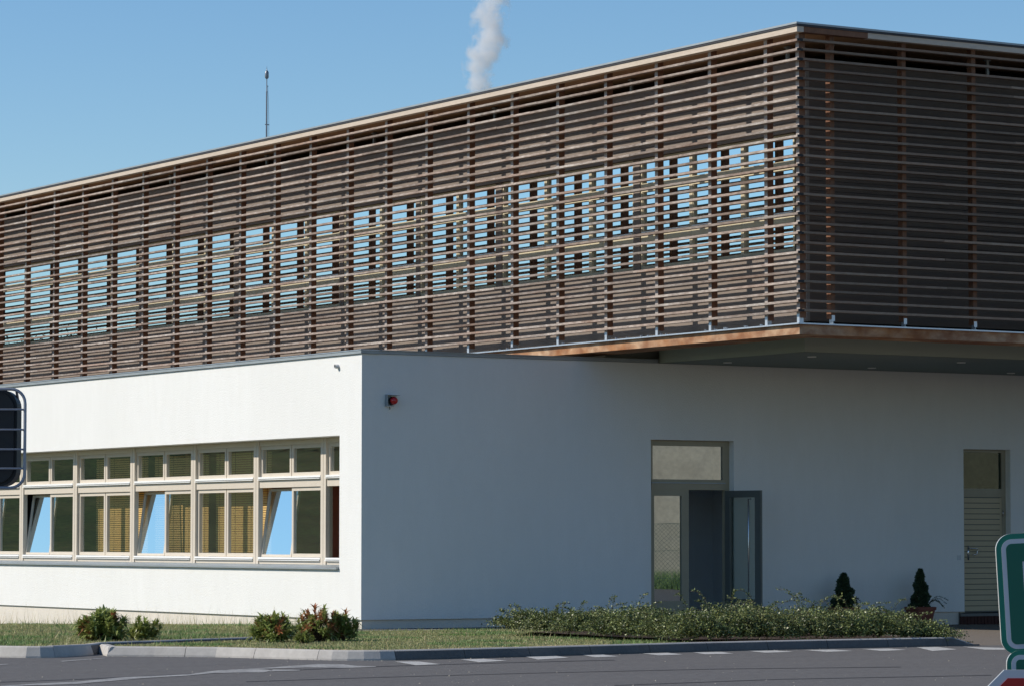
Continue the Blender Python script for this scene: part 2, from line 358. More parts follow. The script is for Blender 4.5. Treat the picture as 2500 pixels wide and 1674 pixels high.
m.box(x0+.072, x0+.125, FY+.005, FY+.022, .10, 2.2, M_dpanel); m.box(x1-.13, x1-.092, FY+.005, FY+.022, .10, 2.2, M_dpanel)
m.build('door_leaf', dr)
m = MB(); m.tube([(12.80, FY, 1.27), (12.80, FY-.06, 1.27), (12.95, FY-.06, 1.27), (12.98, FY-.05, 1.24), (12.95, FY-.045, 1.16), (12.86, FY-.04, 1.15)], .011, M_chrome)
m.box(12.775, 12.815, FY-.006, FY+.006, 1.06, 1.32, M_chrome); m.build('handle', dr, True)
m = MB(); m.tube([(x1-.075, FY-.012, 1.86), (x1-.075, FY-.012, 1.97)], .011, M_chrome); m.tube([(x1-.075, FY-.012, .5), (x1-.075, FY-.012, .6)], .011, M_chrome); m.build('hinge', dr, True)
m = MB()
m.box(x0-.1, x1+.25, -.02, .29, .035, .085, M_mortar); m.box(x0-.1, x1+.25, .02, .29, -.3, .035, M_mortar)
x = x0-.1
while x < x1+.22:
    m.box(x, x+.068, -.012, .02, -.115, .033, M_brick); x += .08
part(m, 'brick_step')
m = MB(); m.box(12.42, 12.50, -.012, 0, 1.06, 1.145, M_switch); m.box(12.435, 12.485, -.018, -.012, 1.075, 1.13, M_switch); part(m, 'wall_switch')
m = MB(); m.lathe([(.0, -.02), (.028, -.02), (.028, -.065), (.036, -.065), (.036, 0)], (0, 0, 0), M_switch, 20, (1, 0, 0)); m.lathe([(.0, -.058), (.0285, -.058)], (0, 0, 0), M_void, 20, (1, 0, 0))
o = m.build('vent_pipe', bld, True, (0, .80, 4.285))

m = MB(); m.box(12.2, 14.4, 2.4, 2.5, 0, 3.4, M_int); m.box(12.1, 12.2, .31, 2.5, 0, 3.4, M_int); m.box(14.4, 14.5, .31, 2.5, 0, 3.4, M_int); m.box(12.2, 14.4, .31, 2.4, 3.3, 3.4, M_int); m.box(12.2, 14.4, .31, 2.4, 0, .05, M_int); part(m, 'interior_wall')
# ---- slab, edge beam, grey soffit box
m = MB()
m.box(UX+.065, UX+.75, UY+.065, YE, ZS, ZM-.024, M_edge); m.box(UX+.75, XE, UY+.065, UY+.75, ZS, ZM-.024, M_edge)
part(m, 'edge_beam')
m = MB()
m.box(UX, UX+.76, UY, YE, ZM-.022, ZM, M_steel); m.box(UX+.76, XE, UY, UY+.76, ZM-.022, ZM, M_steel)
for k in range(46):     # bent clips along the drip edge
    y = UY+.4+rnd.random()*26
    if y < 25: m.box(UX-.012, UX+.03, y, y+.008, ZM, ZM+.015+rnd.random()*.02, M_steel)
part(m, 'drip_edge')
m = MB(); m.box(UX+.77, XE, UY+.77, YE, ZM-.03, ZM-.004, M_soffit); m.box(4.955, XE, .302, YE, HW-.02, ZM-.031, M_olive)
part(m, 'floor_slab')
GX, GY = 5.871, -4.189
M_skirt = mat('light_painted_skirt_panel', (0.40, 0.42, 0.355), 0.85, 0.2, noise=(0.6, 0.5, (0.35, 0.37, 0.32)))  # box sides coloured lighter than the soffit, sky and ground light painted in
m = MB(); m.box(GX, XE, GY, -.002, HW+.004, ZM-.032, M_skirt); m.quad([(GX, GY, HW), (XE, GY, HW), (XE, -.002, HW), (GX, -.002, HW)], M_soffit)
sb = part(m, 'soffit_box')
for p in [(6.77, -3.18), (6.66, -.92), (9.86, -.81), (10.05, -3.05), (13.14, -.69), (13.3, -3.0)]:
    a = MB(); a.lathe([(.075, 0), (.075, -.012), (.055, -.014), (.05, 0.002)], (0, 0, 0), M_bead, 20); a.lathe([(.05, -.001), (.0, -.001)], (0, 0, 0), M_void, 20)
    a.build('downlight', sb, True, (p[0], p[1], HW))

# ---- inner wall of the timber storey and its windows
BZ0, BZ1 = 5.953, 7.855
piers = [(18.52, .20), (13.95, .20), (9.43, .16), (6.45, .14), (3.53, .20), (-.95, .20)]
m = MB()
zb = np.arange(4.84, BZ0, .16).tolist()+[BZ0]
def boards(zlist, y0, y1, x, axis):
    for k in range(len(zlist)-1):
        a, b2 = zlist[k], zlist[k+1]-.006
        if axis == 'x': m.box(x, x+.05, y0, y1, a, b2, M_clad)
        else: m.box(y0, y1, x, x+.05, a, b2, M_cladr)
zt = np.linspace(BZ1, 8.97, 8).tolist(); zr_ = np.linspace(4.84, 8.97, 27).tolist()
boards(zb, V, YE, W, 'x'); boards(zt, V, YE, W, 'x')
m.box(W-.004, W+.03, V+.02, YE, BZ0-.02, BZ0, M_clad) 
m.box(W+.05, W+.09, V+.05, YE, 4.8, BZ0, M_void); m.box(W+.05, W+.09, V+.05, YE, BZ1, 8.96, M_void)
for y, ww in piers: m.box(W+.088, W+.2, y+.218-ww/2, y+.222+ww/2, BZ0+.002, BZ1-.002, M_clad)
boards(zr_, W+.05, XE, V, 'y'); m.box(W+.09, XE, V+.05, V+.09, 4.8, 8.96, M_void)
m.box(W, W+.05, V, V+.12, BZ0, BZ1, M_clad)
part(m, 'clad_wall')
m = MB()        # dark plenum above the wall
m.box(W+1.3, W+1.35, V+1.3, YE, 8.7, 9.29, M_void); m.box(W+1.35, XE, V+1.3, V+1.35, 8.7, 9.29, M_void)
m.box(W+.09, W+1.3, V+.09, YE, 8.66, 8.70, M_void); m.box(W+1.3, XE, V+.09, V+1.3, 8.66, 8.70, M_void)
part(m, 'roof_void')
for k in range(12):
    a = MB(); yy = V+.7+k*4.48; a.box(W+.15, W+.19, yy, yy+.05, 8.7, 9.27, M_zinc); a.box(W+.13, W+.21, yy-.02, yy+.07, 9.24, 9.268, M_zinc); a.build('roof_strut', bld)
for k in range(6):
    a = MB(); xx = UX+1.25+k*3.2; a.box(xx, xx+.05, V+.15, V+.19, 8.7, 9.27, M_zinc); a.box(xx-.02, xx+.07, V+.13, V+.21, 9.24, 9.268, M_zinc); a.build('roof_strut', bld)
um = [26.5, 24.86, 23.22, 21.63, 20.08, 18.52, 16.97, 15.44, 13.95, 12.37, 10.95, 9.43, 7.9, 6.45, 5.02, 3.53, 1.97, .52, -.95, -2.54, -4.0, -5.42]
um = [q+.22 for q in um[::-1]]
pd = {y+.22: ww for y, ww in piers}
pd = {min(um, key=lambda q: abs(q-y)): ww for y, ww in pd.items()}
for k in range(len(um)-1):
    ya, yb = um[k]+pd.get(um[k], 0)/2+.003, um[k+1]-pd.get(um[k+1], 0)/2-.003
    a = MB(); x = W+.105; d = .09; mwa = .04; c = M_frame_up
    a.box(x, x+d, ya, ya+mwa, BZ0, BZ1, c); a.box(x, x+d, yb-mwa, yb, BZ0, BZ1, c)
    a.box(x, x+d, ya+mwa, yb-mwa, BZ1-.04, BZ1, c); a.box(x, x+d, ya+mwa, yb-mwa, BZ0, BZ0+.075, c)
    for z0_, z1_ in ((7.287, 7.43), (6.405, 6.59)): a.box(x, x+d, ya+mwa, yb-mwa, z0_, z1_, c)
    a.box(x-.02, x+.03, ya+mwa, yb-mwa, 6.592, 6.612, M_bead)
    a.box(x+.01, x+d, ya+mwa+.001, ya+mwa+.018, 6.615, 7.285, c); a.box(x+.01, x+d, yb-mwa-.018, yb-mwa-.001, 6.615, 7.285, c)
    wn = a.build('window', bld)
    for z0_, z1_ in ((6.03, 6.403), (6.612, 7.285), (7.432, 7.813)):
        q = MB(); q.quad([(x+.05, ya+mwa+.002, z0_), (x+.05, yb-mwa-.002, z0_), (x+.05, yb-mwa-.002, z1_), (x+.05, ya+mwa+.002, z1_)], G_up); q.build('pane', wn)
m = MB(); m.box(W+.5, W+.55, V+.6, YE, 4.8, 8.6, M_void); part(m, 'interior_wall')

# ---- slat screens
def slat_run(mb, a0, a1, fix, z, axis):
    """one slat as a run of boards with tight butt joints and slight misalignment"""
    a = a0
    while a < a1:
        L = rnd.choice([3.0, 4.5, 4.5, 6.0])*1.0+rnd.uniform(-.4, .4); b = min(a+L, a1)
        if a1-b < .5: b = a1
        dz = rnd.uniform(-.004, .004); dx = rnd.uniform(-.003, .003); g = .004
        n = 3
        for j in range(1):
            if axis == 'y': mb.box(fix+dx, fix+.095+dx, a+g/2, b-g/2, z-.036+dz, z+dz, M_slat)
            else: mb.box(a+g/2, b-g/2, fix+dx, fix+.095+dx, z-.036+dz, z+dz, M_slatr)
        a = b
ml = MB(); mr_ = MB()
for k in range(29):
    z = 9.165-.15*k
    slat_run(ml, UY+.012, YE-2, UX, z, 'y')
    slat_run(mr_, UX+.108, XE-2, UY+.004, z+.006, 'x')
    ml.box(UX-.002, UX+.106, UY-.004, UY+.010, z-.037, z+.001, M_cap)
    ml.box(UX+.097, UX+.106, UY+.010, UY+.09, z-.037, z+.001, M_cap)
part(ml, 'slat_screen'); part(mr_, 'slat_screen')
post_y = [-5.454, -3.922, -2.395, -.874, .635, 2.133, 3.631, 5.128, 6.63, 8.122, 9.622, 11.123, 12.626, 14.138, 15.659, 17.19, 18.738, 20.286, 21.829, 23.417, 24.997, 26.5, 28.0, 29.5]
def post(x0, x1, y0, y1, fy):
    a = MB(); a.box(x0, x1, y0, y1, 4.845, ZF+.019, M_post)
    if fy == 'y': a.box(x0-.003, x0, y0, y1, 4.846, ZF+.018, M_postf)
    o = a.build('post', bld)
    b = MB(); e = .006
    if fy == 'y':
        b.box(x0-e, x0-.001, y0+.01, y1-.01, ZM+.001, 4.90, M_steel); b.box(x0, x1-.01, y0+.01, y1-.01, ZM+.001, ZM+.012, M_steel); b.box(x0, x1-.02, (y0+y1)/2-.004, (y0+y1)/2+.004, ZM+.012, 4.845, M_steel)
    else:
        b.box(x0+.01, x1-.01, y0-e, y0-.001, ZM+.05, 4.90, M_steel); b.box(x0+.01, x1-.01, y0, y1-.01, ZM+.001, ZM+.012, M_steel); b.box((x0+x1)/2-.004, (x0+x1)/2+.004, y0, y1-.02, ZM+.012, 4.845, M_steel)
    b.build('bracket', o)
    return o
for y in post_y: post(UX+.10, UX+.215, y+.10-.042, y+.10+.042, 'y')
post(UX+.10, UX+.215, UY+.098, UY+.18, 'y')
for k in range(10):
    x = UX+.70+1.419*k; post(x, x+.08, UY+.10, UY+.215, 'x')

# ---- roof
m = MB()
m.box(UX-.03, UX+.10, UY-.03, YE, ZF, ZF+.086, M_fascia); m.box(UX+.10, UX+1.35, UY-.03, UY+.10, ZF, ZF+.086, M_post); m.box(UX+1.352, XE, UY-.03, UY+.10, ZF, ZF+.086, M_fascia)
part(m, 'fascia')
m = MB(); m.box(UX+.10, XE, UY+.10, YE, ZF+.02, ZF+.08, M_ply); part(m, 'roof_soffit')
m = MB(); m.box(UX-.045, XE, UY-.045, YE, ZF+.088, ZF+.118, M_zinc_dark); m.box(UX-.055, XE, UY-.055, YE, ZF+.12, ZR, M_zinc)
part(m, 'roof')

# ------------------------------------------------------------------ alarm light on the wall
al = empty('alarm_light', (.553, 0, 3.70)); tag(al, 'red round alarm light in a small grey metal bracket on the shaded white wall', 'alarm light')
m = MB(); m.box(-.12, -.112, -.09, 0, -.09, .10, M_zinc); m.box(-.112, .12, -.008, -.001, -.09, .10, M_zinc) if False else m.box(-.112, .0, -.012, -.002, -.08, .10, M_zinc)
m.box(-.112, .10, -.12, -.002, .085, .092, M_zinc); m.box(-.11, .02, -.05, -.012, -.095, -.085, M_steel); m.box(.0, .03, -.07, -.02, -.085, -.06, M_switch)
m.tube([(-.05, -.03, -.09), (-.045, -.04, -.13), (-.04, -.02, -.14)], .006, M_zinc_dark, 6); m.build('bracket', al)
M_lens = mat('red_lens', (0.45, 0.008, 0.012), 0.25, 0.6, noise=(30, 0.4, (0.6, 0.03, 0.03)))
m = MB(); m.lathe([(.0, .15), (.03, .147), (.052, .13), (.062, .10), (.064, .07)], (0, 0, 0), M_lens, 24, (0, -1, 0)); m.lathe([(.066, .08), (.068, .03), (.05, .012), (.0, .012)], (0, 0, 0), M_zinc_dark, 24, (0, -1, 0))
m.build('lens', al, True)

# ------------------------------------------------------------------ ground
def vd(x, y): return (x-CX)*.5248+(y-CY)*.8512
def zl(x, y):
    d = vd(x, y); return .115-.0095*max(0, d-40)-.0013*max(0, d-55)**2
M_road = mat('asphalt', (0.130, 0.124, 0.121), 0.85, 0.25, noise=(1.2, 0.9, (0.088, 0.084, 0.084)), var=[(40, 0.9, (0.22, 0.21, 0.20)), (20, 0.7, (0.06, 0.057, 0.058)), (0.45, 0.5, (0.135, 0.126, 0.12))], bump=(60, 0.5), stretch=(.45, 1.5, 1))
M_apron = mat('worn_brown_asphalt', (0.16, 0.135, 0.11), 0.9, 0.2, noise=(2, 0.6, (0.12, 0.10, 0.085)), var=[(60, 0.6, (0.22, 0.19, 0.16))], bump=(120, 0.4))
M_gravel = mat('dark_gravel', (0.07, 0.07, 0.075), 0.9, 0.2, noise=(30, 0.8, (0.13, 0.13, 0.13)), bump=(40, 0.6))
M_paint = mat('worn_white_paint', (0.50, 0.49, 0.47), 0.7, 0.25, noise=(3, 0.9, (0.22, 0.215, 0.21)), var=[(30, 0.8, (0.16, 0.155, 0.15))])
M_kerb = mat('concrete_kerb', (0.47, 0.445, 0.41), 0.9, 0.2, noise=(2.2, 0.7, (0.38, 0.355, 0.33)), var=[(25, 0.5, (0.52, 0.49, 0.46)), (7, 0.3, (0.30, 0.28, 0.26))], bump=(70, 0.15))
M_kerb_shade = mat('shade_dark_kerb_stone', (0.13, 0.125, 0.12), 0.9, 0.2, noise=(2.2, 0.7, (0.09, 0.088, 0.085)), var=[(25, 0.4, (0.17, 0.165, 0.155))], bump=(70, 0.4))  # darker stone, with the shade of the kerb's road face painted into its colour
M_soil = mat('lawn_soil', (0.13, 0.13, 0.055), 0.95, 0.1, noise=(1.5, 0.6, (0.13, 0.105, 0.05)), var=[(20, 0.6, (0.06, 0.07, 0.025))], bump=(30, 0.6))
M_field = mat('rough_field', (0.09, 0.10, 0.045), 0.95, 0.1, noise=(0.05, 0.6, (0.14, 0.12, 0.06)), var=[(1.5, 0.5, (0.06, 0.075, 0.03))])
K0, K1, K2, K3, K4, K5 = [tuple(at(a, b, 2, 0))[:2] for a, b in ((-200, 1597), (0, 1603.5), (80, 1605), (130, 1604.2), (180, 1601.2), (225, 1598.2))]
kA = [(-60, 22), (-20, -3.9), K0, K1, K2, K3, K4, K5, (-8.62, -8.85), (-6.05, -7.05), (-5.5, -6.72), (-3.2, -4.6), (-1.4, -2.0)]
kB = [(-9.26, -10.23), (-8.85, -10.6), (-8.27, -11.25), (-8.0, -11.9), (-7.78, -12.5), (-7.62, -12.85), (-7.38, -13.1), (-7.06, -13.24), (-6.4, -13.24), (-4.8, -13.05), (-2.1, -12.62), (-.25, -12.5), (2.6, -12.5)]
IR = [(2.62, -12.4), (3.0, -9), (3.5, -4), (3.6, -1.2)]      # hidden right-hand edge of the bed
m = MB()
roadpoly = [(-400, 260), (-60, 22)]+kA[1:8]+[(-8.95, -9.25)]+kB+[(400, -12.5), (400, -400), (-400, -400)]
m.quad([(x, y, 0) for x, y in roadpoly], M_road)
o = m.build('road'); tag(o, kind='structure')
m = MB(); ys = np.linspace(-12.5, 0.04, 14)
def ira(y):
    for (xa, ya), (xb, yb) in zip([(2.6, -12.5)]+IR, IR+[(3.6, .1)]):
        if ya <= y <= yb: return xa+(xb-xa)*(y-ya)/(yb-ya)
    return 2.6
def za(x, y):
    t = min(1, max(0, (y+12.5)/10)); t = t*t*(3-2*t)
    return t*(-.03-.0065*max(0, min(x, 20)))
for k in range(13):
    ya, yb = ys[k], ys[k+1]; xa = np.linspace(ira(ya), 400, 2); xl = [0, .01, .03, .06, .12, 1]
    for q in range(5):
        P = []
        for yy, qq in ((ya, q), (ya, q+1), (yb, q+1), (yb, q)):
            x0_ = ira(yy); xx = x0_+(400-x0_)*xl[qq]; P.append((xx, yy, za(xx, yy)))
        m.quad(P, M_apron)
o = m.build('pavement'); tag(o, kind='structure')
m = MB(); m.box(-.75, 3.6, -1.15, .02, -.2, -.028, M_gravel); m.box(-.75, .9, -1.27, -1.16, -.2, -.012, M_kerb)
o = m.build('gravel_strip'); tag(o, kind='structure')
m = MB(); m.quad([(-3000, -3000, -.62), (3000, -3000, -.62), (3000, 3000, -.62), (-3000, 3000, -.62)], M_field)
o = m.build('ground'); tag(o, kind='structure')

def inside(px, py, poly):
    c = np.zeros(len(px), bool); n = len(poly)
    for i in range(n):
        x0, y0 = poly[i]; x1, y1 = poly[(i+1) % n]
        if y0 == y1: continue
        t = ((y0 > py) != (y1 > py)) & (px < (x1-x0)*(py-y0)/(y1-y0)+x0); c ^= t
    return c
def lawn(name, poly, zf, step):
    P = np.array(poly); g = []
    x0, y0 = P.min(0); x1, y1 = P.max(0)
    gx, gy = np.meshgrid(np.arange(x0, x1, step), np.arange(y0, y1, step)); gx = gx.ravel(); gy = gy.ravel()
    k = inside(gx, gy, poly); pts = [Vector(p) for p in poly]+[Vector((a, b)) for a, b in zip(gx[k], gy[k])]
    n = len(poly); r = delaunay_2d_cdt(pts, [(i, (i+1) % n) for i in range(n)], [], 1, 1e-4)
    v, f = r[0], r[2]
    me = bpy.data.meshes.new(name); me.from_pydata([(p.x, p.y, zf(p.x, p.y)) for p in v], [], [list(t) for t in f]); me.update()
    me.materials.append(M_soil); o = bpy.data.objects.new(name, me); S.collection.objects.link(o)
    if len(me.polygons) and me.polygons[0].normal.z < 0: me.flip_normals()
    tag(o, kind='structure'); return o
def off(path, d):
    out = []
    for i, p in enumerate(path):
        a = Vector(path[max(i-1, 0)]); b = Vector(path[min(i+1, len(path)-1)]); t = (b-a).normalized()
        out.append((p[0]-t.y*d, p[1]+t.x*d))
    return out
kAi = off(kA, .13); kBi = off(kB, .13)
lawnA = kAi+[(-.8, -1.2), (-.76, .02), (.04, .02), (.04, 44), (-60, 44)]
lawnB = kBi+IR+[(-.78, -1.24)]+[(-1.38, -2.1), (-3.15, -4.7), (-5.45, -6.80), (-6.0, -7.13), (-8.5, -8.83), (-8.9, -9.2)]
zA = lambda x, y: zl(x, y); zB = lambda x, y: zl(x, y)-.012
lawn('lawn', lawnA, zA, 1.5); lawn('lawn', lawnB, zB, .7)

def kerb(path, top, name='kerb', hfun=None, stone=1.0, dark=None):
    """kerb stones along a path; the outer face stands on the road side (right of travel = outside)"""
    mb = MB(); pts = [Vector((p[0], p[1])) for p in path]; cum = [0]
    for a, b in zip(pts, pts[1:]): cum.append(cum[-1]+(b-a).length)
    def P(s):
        s = max(0, min(cum[-1], s))
        for i in range(len(pts)-1):
            if s <= cum[i+1]+1e-9:
                t = (s-cum[i])/(cum[i+1]-cum[i]); return pts[i].lerp(pts[i+1], t)
        return pts[-1]
    def N(s):
        t = (P(s+.15)-P(s-.15)).normalized(); return Vector((-t.y, t.x))
    s = 0
    while s < cum[-1]-.05:
        e = min(s+stone, cum[-1]); sub = 5; prev = None; jz = rnd.uniform(-.003, .003); mk = M_kerb_shade if dark and P(s).x > dark else M_kerb
        for j in range(sub+1):
            ss = s+.004+(e-s-.008)*j/sub; c = P(ss); n = N(ss); h = (hfun(ss, cum[-1]) if hfun else 1)
            z = top(c.x, c.y)*h+jz if not hfun else top(c.x, c.y)*h+.002
            prof = [(-.012, -.15), (0, .02), (.035, z-.014), (.055, z), (.135, z), (.135, -.2)]
            ring = [(c.x+n.x*a, c.y+n.y*a, zz) for a, zz in prof]
            if prev is None: mb.quad(ring[::-1], mk)
            else:
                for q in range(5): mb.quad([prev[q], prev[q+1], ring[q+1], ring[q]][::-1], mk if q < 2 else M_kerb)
            prev = ring
        mb.quad(prev, mk); s = e
    o = mb.build(name); tag(o, kind='structure'); return o
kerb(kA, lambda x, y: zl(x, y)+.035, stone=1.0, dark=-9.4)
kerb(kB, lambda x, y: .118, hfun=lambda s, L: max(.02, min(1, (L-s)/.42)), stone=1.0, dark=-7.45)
kerb([(-8.93, -9.22), (-9.26, -10.23)], lambda x, y: .118, stone=.6)

# painted markings, laid 4 mm above the asphalt
m = MB()
M_paint2 = mat('fresh_white_paint', (0.58, 0.57, 0.545), 0.7, 0.25, noise=(6, 0.7, (0.42, 0.41, 0.395)), var=[(24, 0.7, (0.24, 0.235, 0.225))])
def paint(pix, mt=None): m.quad([tuple(at(px, py, 2, .004))[:2]+(.004,) for px, py in pix][::-1], mt or M_paint)
z2 = lambda p: (800+p[0]*.4298, 1000+p[1]*.4298)
z3 = lambda p: (1550+p[0]*.42986, 1000+p[1]*.42986)
zc = lambda p: (600+p[0]*.1708, 1460+p[1]*.1708)
zd = lambda p: (p[0]*.19214, 1460+p[1]*.19214)
for q in ([(380, 1427), (520, 1427), (640, 1442), (500, 1448)], [(755, 1415), (885, 1412), (1020, 1422), (860, 1431)], [(1105, 1396), (1290, 1394), (1370, 1405), (1195, 1416)],
          [(1440, 1389), (1560, 1387), (1650, 1398), (1520, 1403)], [(1785, 1381), (1930, 1377), (2020, 1387), (1880, 1392)]): paint([z2(p) for p in q], M_paint2)
for q in ([(330, 1375), (490, 1372), (560, 1382), (400, 1386)], [(640, 1367), (800, 1364), (905, 1372), (740, 1377)],
          [(960, 1362), (1130, 1359), (1240, 1367), (1090, 1372)], [(1290, 1356), (1440, 1353), (1545, 1361), (1400, 1367)], [(1600, 1346), (1720, 1344), (1830, 1358), (1690, 1367)], [(1860, 1343), (2110, 1350), (2110, 1360), (1990, 1360)]): paint([z3(p) for p in q], M_paint2)
ze = lambda p: (p[0]*.7474, 1574+p[1]*.7474)
paint([ze(p) for p in [(0, 132), (130, 124), (250, 119), (400, 104), (520, 99), (620, 94), (690, 84), (720, 81), (860, 78), (890, 82), (860, 88), (700, 90), (620, 98), (480, 106), (250, 126), (100, 130), (40, 134), (0, 138)]])
paint([ze(p) for p in [(892, 79), (980, 80), (980, 82), (880, 85)]])
paint([ze(p) for p in [(740, 80), (800, 77), (900, 71), (960, 66), (1040, 61), (1120, 62), (1170, 67), (1228, 68), (1228, 70), (1150, 73), (1000, 72), (900, 75), (800, 80)]])
paint([zd(p) for p in [(0, 832), (90, 828), (150, 833), (0, 842)]]); paint([zd(p) for p in [(760, 792), (1330, 752), (1330, 757), (800, 799)]])
o = m.build('road_marking'); tag(o, kind='structure')
m = MB(); M_tar = mat('dark_tar_seam', (0.045, 0.043, 0.044), 0.8, 0.3, noise=(5, 0.7, (0.075, 0.072, 0.072)))
for line, hh_ in (([(0, 1663), (170, 1657), (420, 1645), (690, 1634.5), (930, 1624.5), (1180, 1617), (1500, 1609)], 1.5), ([(600, 1662), (900, 1652), (1300, 1641), (1750, 1631), (2200, 1626)], 1.2), ([(1500, 1671), (1900, 1656), (2420, 1646)], 1.4)):
    for (xa, ya), (xb, yb) in zip(line, line[1:]):
        m.quad([tuple(at(px, py, 2, .002))[:2]+(.0025,) for px, py in ((xa, ya), (xb, yb), (xb, yb+hh_), (xa, ya+hh_))][::-1], M_tar)
o = m.build('tar_seam'); tag(o, kind='structure')

m = MB(); M_peb = mat('pale_grit', (0.30, 0.275, 0.24), 0.9, 0.2, noise=(30, 0.5, (0.3, 0.27, 0.23)))
for k in range(190):
    if k % 3: p = at(rnd.uniform(0, 2500), rnd.uniform(1600, 1674), 2, 0)
    else:
        i = rnd.randrange(len(kB)-1); t = rnd.random(); p = Vector((kB[i][0]*(1-t)+kB[i+1][0]*t-rnd.uniform(.02, .18)*.4, kB[i][1]*(1-t)+kB[i+1][1]*t-rnd.uniform(.02, .25), 0))
    if k % 3 and not inside(np.array([p.x]), np.array([p.y]), roadpoly)[0]: continue
    q = rnd.uniform(.006, .016); h = q*rnd.uniform(.5, .9); a = rnd.random()*3
    c = [(p.x+q*math.cos(a+j*2.1), p.y+q*math.sin(a+j*2.1), .001) for j in range(3)]; tp = (p.x, p.y, h)
    for j in range(3): m.quad([c[j], c[(j+1) % 3], tp], M_peb)
o = m.build('grit'); tag(o, 'scattered pale grit lying on the asphalt road and along the kerb', 'grit', kind='stuff')
# ------------------------------------------------------------------ grass
def leafmat(name, col, c2, sc, extra=None, rough=0.5, trans=0.25, spec=0.3, island=.25):
    m = bpy.data.materials.new(name); m.use_nodes = True; n = m.node_tree.nodes; l = m.node_tree.links
    b = n['Principled BSDF']; b.inputs['Roughness'].default_value = rough; b.inputs['Specular IOR Level'].default_value = spec
    tc = n.new('ShaderNodeTexCoord'); t = n.new('ShaderNodeTexNoise'); t.inputs['Scale'].default_value = sc; t.inputs['Detail'].default_value = 4
    l.new(tc.outputs['Object'], t.inputs[0]); r = n.new('ShaderNodeMapRange'); r.inputs[1].default_value = .38; r.inputs[2].default_value = .62; l.new(t.outputs[0], r.inputs[0])
    mx = n.new('ShaderNodeMix'); mx.data_type = 'RGBA'; mx.inputs[6].default_value = (*col, 1); mx.inputs[7].default_value = (*c2, 1); l.new(r.outputs[0], mx.inputs[0])
    g = n.new('ShaderNodeNewGeometry'); r2 = n.new('ShaderNodeMapRange'); r2.inputs[3].default_value = 1-island; r2.inputs[4].default_value = 1+island; l.new(g.outputs['Random Per Island'], r2.inputs[0])
    h = n.new('ShaderNodeHueSaturation'); l.new(r2.outputs[0], h.inputs['Value']); l.new(mx.outputs[2], h.inputs['Color'])
    l.new(h.outputs[0], b.inputs['Base Color'])
    if trans:
        tl = n.new('ShaderNodeBsdfTranslucent'); l.new(h.outputs[0], tl.inputs[0]); ms = n.new('ShaderNodeMixShader'); ms.inputs[0].default_value = trans
        l.new(b.outputs[0], ms.inputs[1]); l.new(tl.outputs[0], ms.inputs[2]); l.new(ms.outputs[0], n['Material Output'].inputs[0])
    return m
M_g1 = leafmat('green_grass', (0.28, 0.32, 0.12), (0.36, 0.35, 0.16), .8, island=.4)
M_g2 = leafmat('dry_grass', (0.52, 0.42, 0.24), (0.43, 0.38, 0.19), .8, island=.35)
M_g3 = leafmat('lush_grass', (0.17, 0.27, 0.08), (0.22, 0.30, 0.11), .8, island=.4)
def segdist(px, py, path):
    best = np.full(len(px), 1e9)
    for (x0, y0), (x1, y1) in zip(path, path[1:]):
        dx, dy = x1-x0, y1-y0; L = dx*dx+dy*dy; t = np.clip(((px-x0)*dx+(py-y0)*dy)/L, 0, 1)
        best = np.minimum(best, np.hypot(px-x0-t*dx, py-y0-t*dy))
    return best
def vnoise(x, y, s, seed):
    r = np.random.RandomState(seed); o = np.zeros(len(x))
    for k in range(5):
        a = r.rand()*6.28; f = s*(1+r.rand()*1.6); o += np.sin((x*np.cos(a)+y*np.sin(a))*f+r.rand()*6.28)
    return o/5
def grass(name, poly, zf, n, clip, dryedge, path, hs):
    x = nrs.uniform(clip[0], clip[1], n); y = nrs.uniform(clip[2], clip[3], n); k = inside(x, y, poly)
    dx = x-CX; dy = y-CY; ang = np.arctan2(dy, dx)-YAW; k &= (np.abs(ang) < .165); x, y = x[k], y[k]
    n = len(x); z = np.array([zf(a, b) for a, b in zip(x, y)]); d = segdist(x, y, path)
    no = vnoise(x, y, 1.3, 3); dry = (d < dryedge*(1+.8*no)) | (nrs.rand(n) < .22+.25*np.clip(no, 0, 1)); lush = (~dry) & (vnoise(x, y, 2.2, 9) > .25)
    h = hs*nrs.uniform(.5, 1.35, n)*np.where(lush, 1.3, 1)*np.where(d < .5, .75, 1)
    tall = nrs.rand(n) < .006; h = np.where(tall, h*2.6, h)
    wd = nrs.uniform(.006, .013, n); a = nrs.rand(n)*6.28; lean = nrs.uniform(.1, .8, n)*h; b = nrs.rand(n)*6.28
    base = np.stack([x, y, z-.01], 1); s = np.stack([np.cos(a), np.sin(a), 0*a], 1)*wd[:, None]
    tip = base+np.stack([np.cos(b)*lean, np.sin(b)*lean, h], 1)
    v = np.stack([base-s, base+s, tip], 1); mi = np.where(dry, 1, np.where(lush, 2, 0))
    o = fast_mesh(name, v, n, 3, [M_g1, M_g2, M_g3], mi); return o
g = grass('grass', lawnA, zA, 420000, (-14, .1, -10, 16), .45, kA, .045)
tag(g, 'mown green grass on the lawn below the sunlit window wall', 'grass', kind='stuff')
g = grass('grass', lawnB, zB, 300000, (-9.5, 3.7, -13.3, -1.2), .75, kB, .032)
tag(g, 'patchy drying grass on the kerbed bed in front of the building corner', 'grass', kind='stuff')
